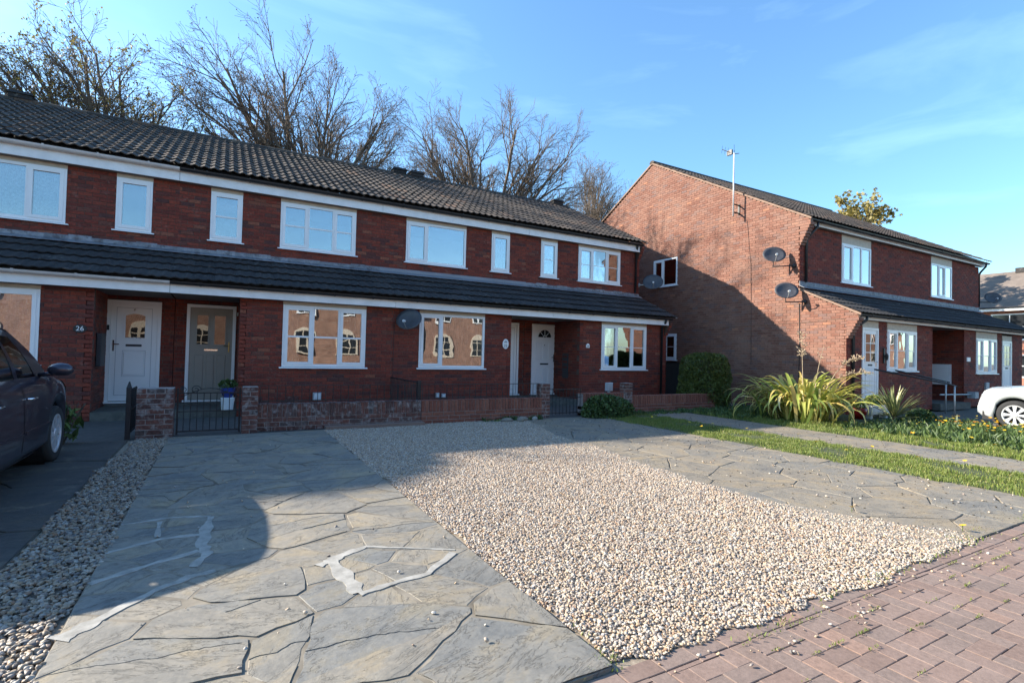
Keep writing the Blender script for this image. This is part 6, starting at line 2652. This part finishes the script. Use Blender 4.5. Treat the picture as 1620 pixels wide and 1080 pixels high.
    # wheels
    for wy in wheels_y:
        for s in (-1, 1):
            wl_ = put('wheel', None, t_, (s * (hw - 0.105), wy, wheel_r), local=True)
            m_ = MB()
            wr = wheel_r
            m_.lathe([(wr * 0.66, -0.085), (wr * 0.90, -0.1006), (wr * 0.985, -0.075), (wr, -0.03), (wr, 0.03), (wr * 0.985, 0.075), (wr * 0.90, 0.1006), (wr * 0.66, 0.085)], (0, 0, 0), 'x', 32, False)
            obj('tyre', m_, m_tyre, wl_, smooth=True, local=True)
            m_ = MB()
            m_.lathe([(wr * 0.69, s * 0.070), (wr * 0.69, s * 0.092), (wr * 0.62, s * 0.090), (wr * 0.60, s * 0.02)], (0, 0, 0), 'x', 32)
            m2 = MB()
            m2.v = m_.v
            m2.f = [f for f in m_.f if len(f) == 4]
            nsp = 8
            for k in range(nsp):
                a = 2 * math.pi * k / nsp
                ca, sa = math.cos(a), math.sin(a)
                pts = []
                for (rr_, hh) in ((0.0, 0.022), (wr * 0.35, 0.022), (wr * 0.64, 0.040)):
                    for sg in (-1, 1):
                        pts.append((s * 0.082, rr_ * ca - sg * hh * sa, rr_ * sa + sg * hh * ca))
                        pts.append((s * 0.055, rr_ * ca - sg * hh * sa, rr_ * sa + sg * hh * ca))
                m2.add(pts, [(0, 4, 6, 2), (4, 8, 10, 6), (0, 1, 5, 4), (4, 5, 9, 8), (2, 6, 7, 3), (6, 10, 11, 7)])
            m2.lathe([(0.055, s * 0.055), (0.055, s * 0.088), (0.03, s * 0.094)], (0, 0, 0), 'x', 14)
            obj('rim', m2, m_alloy, wl_, local=True)
            m_ = MB()
            m_.lathe([(wr * 0.66, s * 0.030), (0.02, s * 0.028)], (0, 0, 0), 'x', 24)
            obj('brake_disc', m_, m_black, wl_, local=True)
    # lamps
    for s in (-1, 1):
        for front in (1, 0):
            m_ = MB()
            vs, fs = [], []
            ya, yb_ = (Ln / 2 - 0.62, Ln / 2 - 0.015) if front else (-Ln / 2 + 0.02, -Ln / 2 + 0.16)
            n1_ = 8
            for i in range(n1_ + 1):
                y = ya + (yb_ - ya) * i / n1_
                r_ = row(y)
                x4, z4 = r_[3]
                x5, z5 = r_[4]
                x6, z6 = r_[6]
                sh = (i / n1_)
                vs += [(s * (x5 + 0.008), y, z5 - (z5 - z4) * sh * 0.8), (s * (r_[5][0] + 0.010), y, r_[5][1] - 0.0), (s * (x6 + 0.006 - 0.10 * sh), y, z6 + 0.010)]
            for i in range(n1_):
                for k in range(2):
                    fs.append((3 * i + k, 3 * i + k + 1, 3 * i + 4 + k, 3 * i + 3 + k))
            m_.add(vs, fs)
            obj('headlight' if front else 'tail_light', m_, m_lens if front else m_redpot, t_, smooth=True, local=True)
    # bumper strip and number plate, grille
    m_ = MB()
    vs, fs = [], []
    nn = 20
    for i in range(nn + 1):
        v = -1 + 2 * i / nn
        y = Ln / 2 + 0.012 - 0.30 * abs(v) ** 4.0
        w_ = halfw(min(y, Ln / 2)) + 0.006
        vs += [(v * w_, y + 0.004, 0.40), (v * w_, y + 0.02, 0.44), (v * w_, y + 0.004, 0.48)]
    for i in range(nn):
        for k in range(2):
            fs.append((3 * i + k, 3 * i + k + 1, 3 * i + 4 + k, 3 * i + 3 + k))
    m_.add(vs, fs)
    obj('bumper', m_, paint, t_, smooth=True, local=True)
    m_ = MB()
    m_.box(-0.35, 0.35, Ln / 2 - 0.01, Ln / 2 + 0.01, 0.52, 0.62)
    obj('grille', m_, m_black, t_, local=True)
    return t_


m_tyre = mat_plain('tyre_rubber', (0.022, 0.022, 0.023), 0.85, var=0.2)
m_alloy = mat_plain('alloy', (0.72, 0.72, 0.74), 0.30, 0.55, 0.05)
m_lens = mat_plain('lamp_lens', (0.42, 0.44, 0.45), 0.08, 0.2, 0.1, coat=1.0)
m_paintd = mat_plain('dark_metallic_paint', (0.035, 0.032, 0.050), 0.32, 0.45, 0.05, coat=0.7)
m_paints = mat_plain('silver_metallic_paint', (0.58, 0.61, 0.62), 0.30, 0.30, 0.03, coat=0.8)
car('dark metallic people carrier parked nose to the terrace at the left edge', (-2.50, 6.52, 0.0), 0.0, m_paintd, 1.80, 4.28, 1.56, 0.98, 0.32, 0.82, (1.30, -1.35),
    (1.22, 0.38, -1.22, -2.02, 0.75, ((0.10, 0.36), (0.41, 0.66), (0.70, 0.88)), ((-0.83, 0.05), (0.07, 0.98))), m_paintd)
car('silver hatchback parked nose to the right-hand block', (15.66, 3.12, 0.0), R(0), m_paints, 1.70, 3.92, 1.44, 0.92, 0.31, 0.80, (1.27, -1.22),
    (1.02, 0.25, -1.15, -1.80, 0.70, ((0.08, 0.36), (0.41, 0.78)), ((-0.75, 0.75),)), m_paints)


# ------------------------------------------------------------------ trees
class TreeGen:
    def __init__(self, seed, lean=(0, 0)):
        self.r = random.Random(seed)
        self.V = []
        self.F = []
        self.trunk = MB()
        self.tips = []
        self.lean = Vector((lean[0], lean[1], 0))

    def seg(self, pts, rad, n):
        base = len(self.V)
        prev = None
        for i, p in enumerate(pts):
            d = (pts[min(i + 1, len(pts) - 1)] - pts[max(i - 1, 0)])
            d.normalize()
            a = d.cross(Vector((0.3, 0.2, 1))) if prev is None else prev - d * prev.dot(d)
            if a.length < 1e-4:
                a = Vector((1, 0, 0))
            a.normalize()
            prev = a
            b = d.cross(a)
            for k in range(n):
                t_ = 2 * math.pi * k / n
                q = p + (a * math.cos(t_) + b * math.sin(t_)) * rad[i]
                self.V.append((q.x, q.y, q.z))
        for i in range(len(pts) - 1):
            for k in range(n):
                k2 = (k + 1) % n
                self.F.append((base + i * n + k, base + i * n + k2, base + (i + 1) * n + k2, base + (i + 1) * n + k))

    def grow(self, p, d, L, r0, lev, spec):
        r = self.r
        nseg, sides, kids, ang, lf, up, wob = spec[lev]
        pts = [p.copy()]
        rads = [r0]
        dd = d.copy()
        last = lev == len(spec) - 1
        for i in range(nseg):
            dd = dd + Vector((r.gauss(0, wob), r.gauss(0, wob), r.gauss(0, wob))) + Vector((0, 0, up)) + self.lean * (0.5 / nseg)
            dd.normalize()
            p = p + dd * (L / nseg)
            pts.append(p.copy())
            rads.append(max(0.0055, r0 * (1 - 0.72 * (i + 1) / nseg)))
        self.seg(pts, rads, sides)
        if last:
            self.tips.append((pts[-1], dd.copy()))
            return
        for k in range(kids):
            q = 0.22 + 0.78 * (k + r.random() * 0.8) / kids
            q = min(q, 1.0)
            f = q * nseg
            i = min(int(f), nseg - 1)
            pos = pts[i].lerp(pts[i + 1], f - i)
            ax = (pts[i + 1] - pts[i]).normalized()
            perp = ax.cross(Vector((r.gauss(0, 1), r.gauss(0, 1), r.gauss(0, 1))))
            perp.normalize()
            a = R(ang) * r.uniform(0.65, 1.3) * (1.1 - 0.35 * q)
            nd = ax * math.cos(a) + perp * math.sin(a)
            nd.normalize()
            self.grow(pos, nd, L * lf * r.uniform(0.7, 1.2) * (1.15 - 0.5 * q), max(0.0058, rads[i] * 0.62), lev + 1, spec)


def tree(name, label, base, height, spread, seed, lean, leaf=None, limbs=6, trunk_h=3.2, nleaf=2, droop=0.0, dens=1.0, leafsize=0.10, cen=(0, 0), group='bare trees behind the houses'):
    t_ = thing(name, label, 'tree', (base[0], base[1], 0), group)
    g = TreeGen(seed, lean)
    r = g.r
    top = Vector((base[0] + r.uniform(-.15, .15), base[1], trunk_h))
    m_ = MB()
    pts = [(base[0], base[1], -0.1), (base[0] + 0.03, base[1], trunk_h * 0.35), (base[0] - 0.02, base[1] + 0.03, trunk_h * 0.7), tuple(top)]
    m_.tube(pts, [0.34, 0.27, 0.24, 0.20], 10)
    tr = obj('trunk', m_, m_bark, t_)
    spec = [(8, 6, max(4, int(9 * dens)), 34, 0.46, 0.0 - droop, 0.07), (6, 4, max(4, int(8 * dens)), 38, 0.52, 0.01 - droop, 0.10), (4, 3, 7, 42, 0.55, 0.02, 0.13), (3, 3, 0, 40, 0.5, 0.03, 0.16)]
    rx = spread[0]
    for k in range(limbs):
        # aim each limb at a point of the domed outline
        th = math.pi * (0.04 + 0.92 * (k + r.uniform(0.1, 0.9)) / limbs)
        dep = r.uniform(-0.75, 0.75)
        tgt = Vector((base[0] + spread[1] - rx * math.cos(th), base[1] + dep * rx * 0.8, trunk_h + 1.2 + (height - trunk_h - 1.2) * math.sin(th) ** 0.8 * (1 - 0.25 * abs(dep))))
        tgt.z = trunk_h + (tgt.z - trunk_h) * (1 + 0.13 * math.cos(th))
        st = top - Vector((0, 0, r.uniform(0, 2.2)))
        d = (tgt - st)
        L = d.length
        d.normalize()
        d = (d + Vector((0, 0, -0.05))).normalized()
        g.grow(st, d, L * r.uniform(0.78, 0.94), 0.04 + 0.011 * L, 0, spec)
    V = np.array(g.V)
    wp = WLOC[t_.name]
    V -= np.array(wp)
    me = np_mesh('branches', V, np.array(g.F), m_twig)
    put('branches', me, t_, (0, 0, 0), local=True, kind='stuff')
    if leaf is not None and g.tips:
        n = len(g.tips) * nleaf
        tp = np.array([tuple(q[0]) for q in g.tips])
        rr = np.random.default_rng(seed)
        idx = rr.integers(0, len(tp), n)
        P = tp[idx] + rr.normal(0, leafsize * 0.55, (n, 3))

        def fn(r_, n_):
            return P, rr.normal(0, 1, (n_, 3))
        leaf_cloud('leaves', t_, leaf, n, fn, leafsize, seed + 1, 1.3)
    return t_


TREES = [
    ('sycamore_tree', 'budding tree with yellow-green leaves behind the left part of the terrace', (-3.0, 22.5), 12.0, (3.6, -0.7), 21, (-0.10, 0), m_bud, 16, 7.0, 1, 0.0, 0.95, 0.062),
    ('bare_tree', 'large bare tree fanning up behind the middle of the terrace', (3.3, 22.5), 12.9, (4.4, -0.3), 34, (-0.05, 0), m_budd, 18, 7.0, 1, 0.0, 1.0, 0.035),
    ('bare_tree', 'bare rounded tree behind the right end of the terrace', (11.2, 23.0), 13.1, (4.9, 0.6), 47, (0.0, 0), None, 19, 7.0, 1, 0.0, 1.0, 0.05),
    ('bare_tree', 'distant bare tree just left of the gable peak', (26.4, 33.0), 16.8, (4.0, 0.0), 52, (0.0, 0), m_budd, 12, 9.0, 1, -0.01, 1.0, 0.05),
    ('sycamore_tree', 'budding tree cut by the left edge above the roof ridge', (-8.8, 23.0), 12.6, (3.2, 0.0), 63, (0.0, 0), m_bud, 13, 7.0, 1, 0.0, 0.95, 0.062),
]
TOBJ = []
for a in TREES:
    TOBJ.append(tree(a[0], a[1], a[2], a[3], a[4], a[5], a[6], a[7], a[8], a[9], a[10], a[11], a[12], a[13]))
tree('leafy_tree', 'yellow-green leafy tree rising behind the roof of the right-hand block', (39.0, 20.5), 12.6, (3.4, 0.0), 71, (0, 0), m_bud, 12, 6.5, 5, 0.0, 0.7, 0.17, group=None)


def copy_tree(o, loc, rot, label):
    c = o.copy()
    C.objects.link(c)
    c.location = loc
    c.rotation_euler = (0, 0, rot)
    c['label'] = label
    for ch in list(o.children):
        d = ch.copy()
        C.objects.link(d)
        d.parent = c
    return c


copy_tree(TOBJ[1], (-15.0, 23.5, 0), 2.1, 'bare tree far along the row behind the terrace, left of the others')
copy_tree(TOBJ[4], (-21.5, 23.0, 0), 1.1, 'farthest left budding tree behind the terrace')

t = thing('added_evergreen', 'unseen evergreen added far out to the left to shade the drive and roof', 'tree', (-17.7, 21.3, 0))  # added out of view; crown placed and sized to cast shade on drive and roof
m = MB()
m.tube([(-17.7, 21.3, -0.1), (-17.7, 21.3, 4.0), (-17.6, 21.2, 9.0)], [0.3, 0.25, 0.12], 8)
obj('trunk', m, m_bark, t)
leaf_cloud('crown', t, m_weed, 26000, blob((-17.7, 21.3, 8.7), (3.5, 2.6, 4.0), 9, 4, 0.0, 2.2), 0.19, 31, 1.5)

# ------------------------------------------------------------------ far house on the right
fb = thing('far_house', 'sunlit brick house with grey roof beyond the right-hand block', 'house', (45.5, 14, 0))
m = MB()
m.box(45.0, 53, 9.0, 19.5, 0, 5.1)
obj('wall', m, m_brickfar := mat_brickwall('far_brick', (0.36, 0.14, 0.085), (0.30, 0.11, 0.07), (0.34, 0.22, 0.16), True), fb)
m = MB()
m.extr([(44.55, 5.1), (49.0, 8.05), (53.45, 5.1)], 8.8, 19.7, 'y')
obj('roof', m, mat_plain('far_roof', (0.155, 0.125, 0.105), 0.9, var=0.2, nscale=2), fb)
m = MB()
m.box(44.5, 44.6, 8.8, 19.7, 4.92, 5.12)
obj('fascia', m, m_fascia, fb)
m = MB()
m.tube([(44.45, 8.8, 5.14), (44.45, 19.7, 5.14)], 0.06, 6)
obj('gutter', m, m_gutb, fb)
for y in (10.2, 12.6, 15.6):
    for z0_, z1_ in ((3.0, 4.75), (0.6, 2.1)):
        w_ = MB()
        w_.box(44.93, 45.02, y, y + 1.9, z0_, z1_)
        wo = obj('window', w_, m_upvc, fb)
        for k in range(2):
            for q in range(2):
                p_ = MB()
                a_, b_ = y + 0.10 + k * 0.88, y + 0.10 + k * 0.88 + 0.82
                c_, d_ = z0_ + 0.10 + q * (z1_ - z0_ - 0.12) / 2, z0_ + 0.04 + (q + 1) * (z1_ - z0_ - 0.12) / 2
                p_.box(44.91, 44.925, a_, b_, c_, d_)
                obj('pane', p_, m_obsd, wo)
m = MB()
m.box(48.7, 49.3, 12.8, 14.4, 7.9, 8.25)
obj('ridge_stack', m, m_tiledark, fb)

# ------------------------------------------------------------------ houses over the road (mirrored in the windows)


def opposite(x0, x1, yf, label, seed):
    h_ = thing('opposite_house', label, 'house', ((x0 + x1) / 2, yf, 0), 'brick houses over the road')
    m_ = MB()
    m_.box(x0, x1, yf - 8, yf, 0, 5.4)
    obj('wall', m_, m_opp, h_)
    m_ = MB()
    m_.extr([(yf + 0.35, 5.4), (yf - 4, 7.9), (yf - 8.35, 5.4)], x0 - 0.1, x1 + 0.1, 'x')
    obj('roof', m_, m_tile, h_)
    m_ = MB()
    m_.box(x0, x1, yf + 0.30, yf + 0.37, 5.22, 5.42)
    obj('fascia', m_, m_fascia, h_)
    n = 4
    for i in range(n):
        cx = x0 + (x1 - x0) * (i + 0.5) / n
        # arched white surround
        m_ = MB()
        w_, hh = 0.62, 1.15
        pts = [(cx - w_, 0.95), (cx + w_, 0.95), (cx + w_, 0.95 + hh)]
        for k in range(1, 12):
            a = math.pi * k / 12
            pts.append((cx + w_ * math.cos(a), 0.95 + hh + w_ * math.sin(a)))
        pts.append((cx - w_, 0.95 + hh))
        m_.extr(pts, yf + 0.001, yf + 0.10, 'y')
        wo = obj('window', m_, m_panel, h_)
        for a_, b_ in ((-0.48, -0.04), (0.04, 0.48)):
            for c_, d_ in ((1.07, 1.50), (1.56, 2.0), (2.06, 2.35)):
                p_ = MB()
                p_.box(cx + a_, cx + b_, yf + 0.101, yf + 0.106, c_, d_)
                obj('pane', p_, m_obsd, wo)
        m_ = MB()
        m_.box(cx - 0.55, cx + 0.55, yf + 0.001, yf + 0.09, 3.5, 4.7)
        wo = obj('window', m_, m_upvc, h_)
        for a_, b_ in ((-0.48, -0.03), (0.03, 0.48)):
            p_ = MB()
            p_.box(cx + a_, cx + b_, yf + 0.091, yf + 0.096, 3.58, 4.62)
            obj('pane', p_, m_obsd, wo)
    return h_



opposite(-12.0, 0.4, -13.0, 'brick house over the road, the one most to the left', 1)
opposite(0.9, 11.5, -13.0, 'brick house over the road facing the grey door', 2)
opposite(13.5, 25.0, -14.5, 'brick house over the road facing the gap between the buildings', 3)
opposite(56.0, 74.0, -17.5, 'brick house over the road facing the right-hand block', 4)
m = MB()
m.box(-60, 80, -12.9, -9.6, -0.05, 0.0)
obj('far_pavement', m, m_concrete, kind='structure')
t = thing('dark_hatch_board', 'x', 'board') if False else None
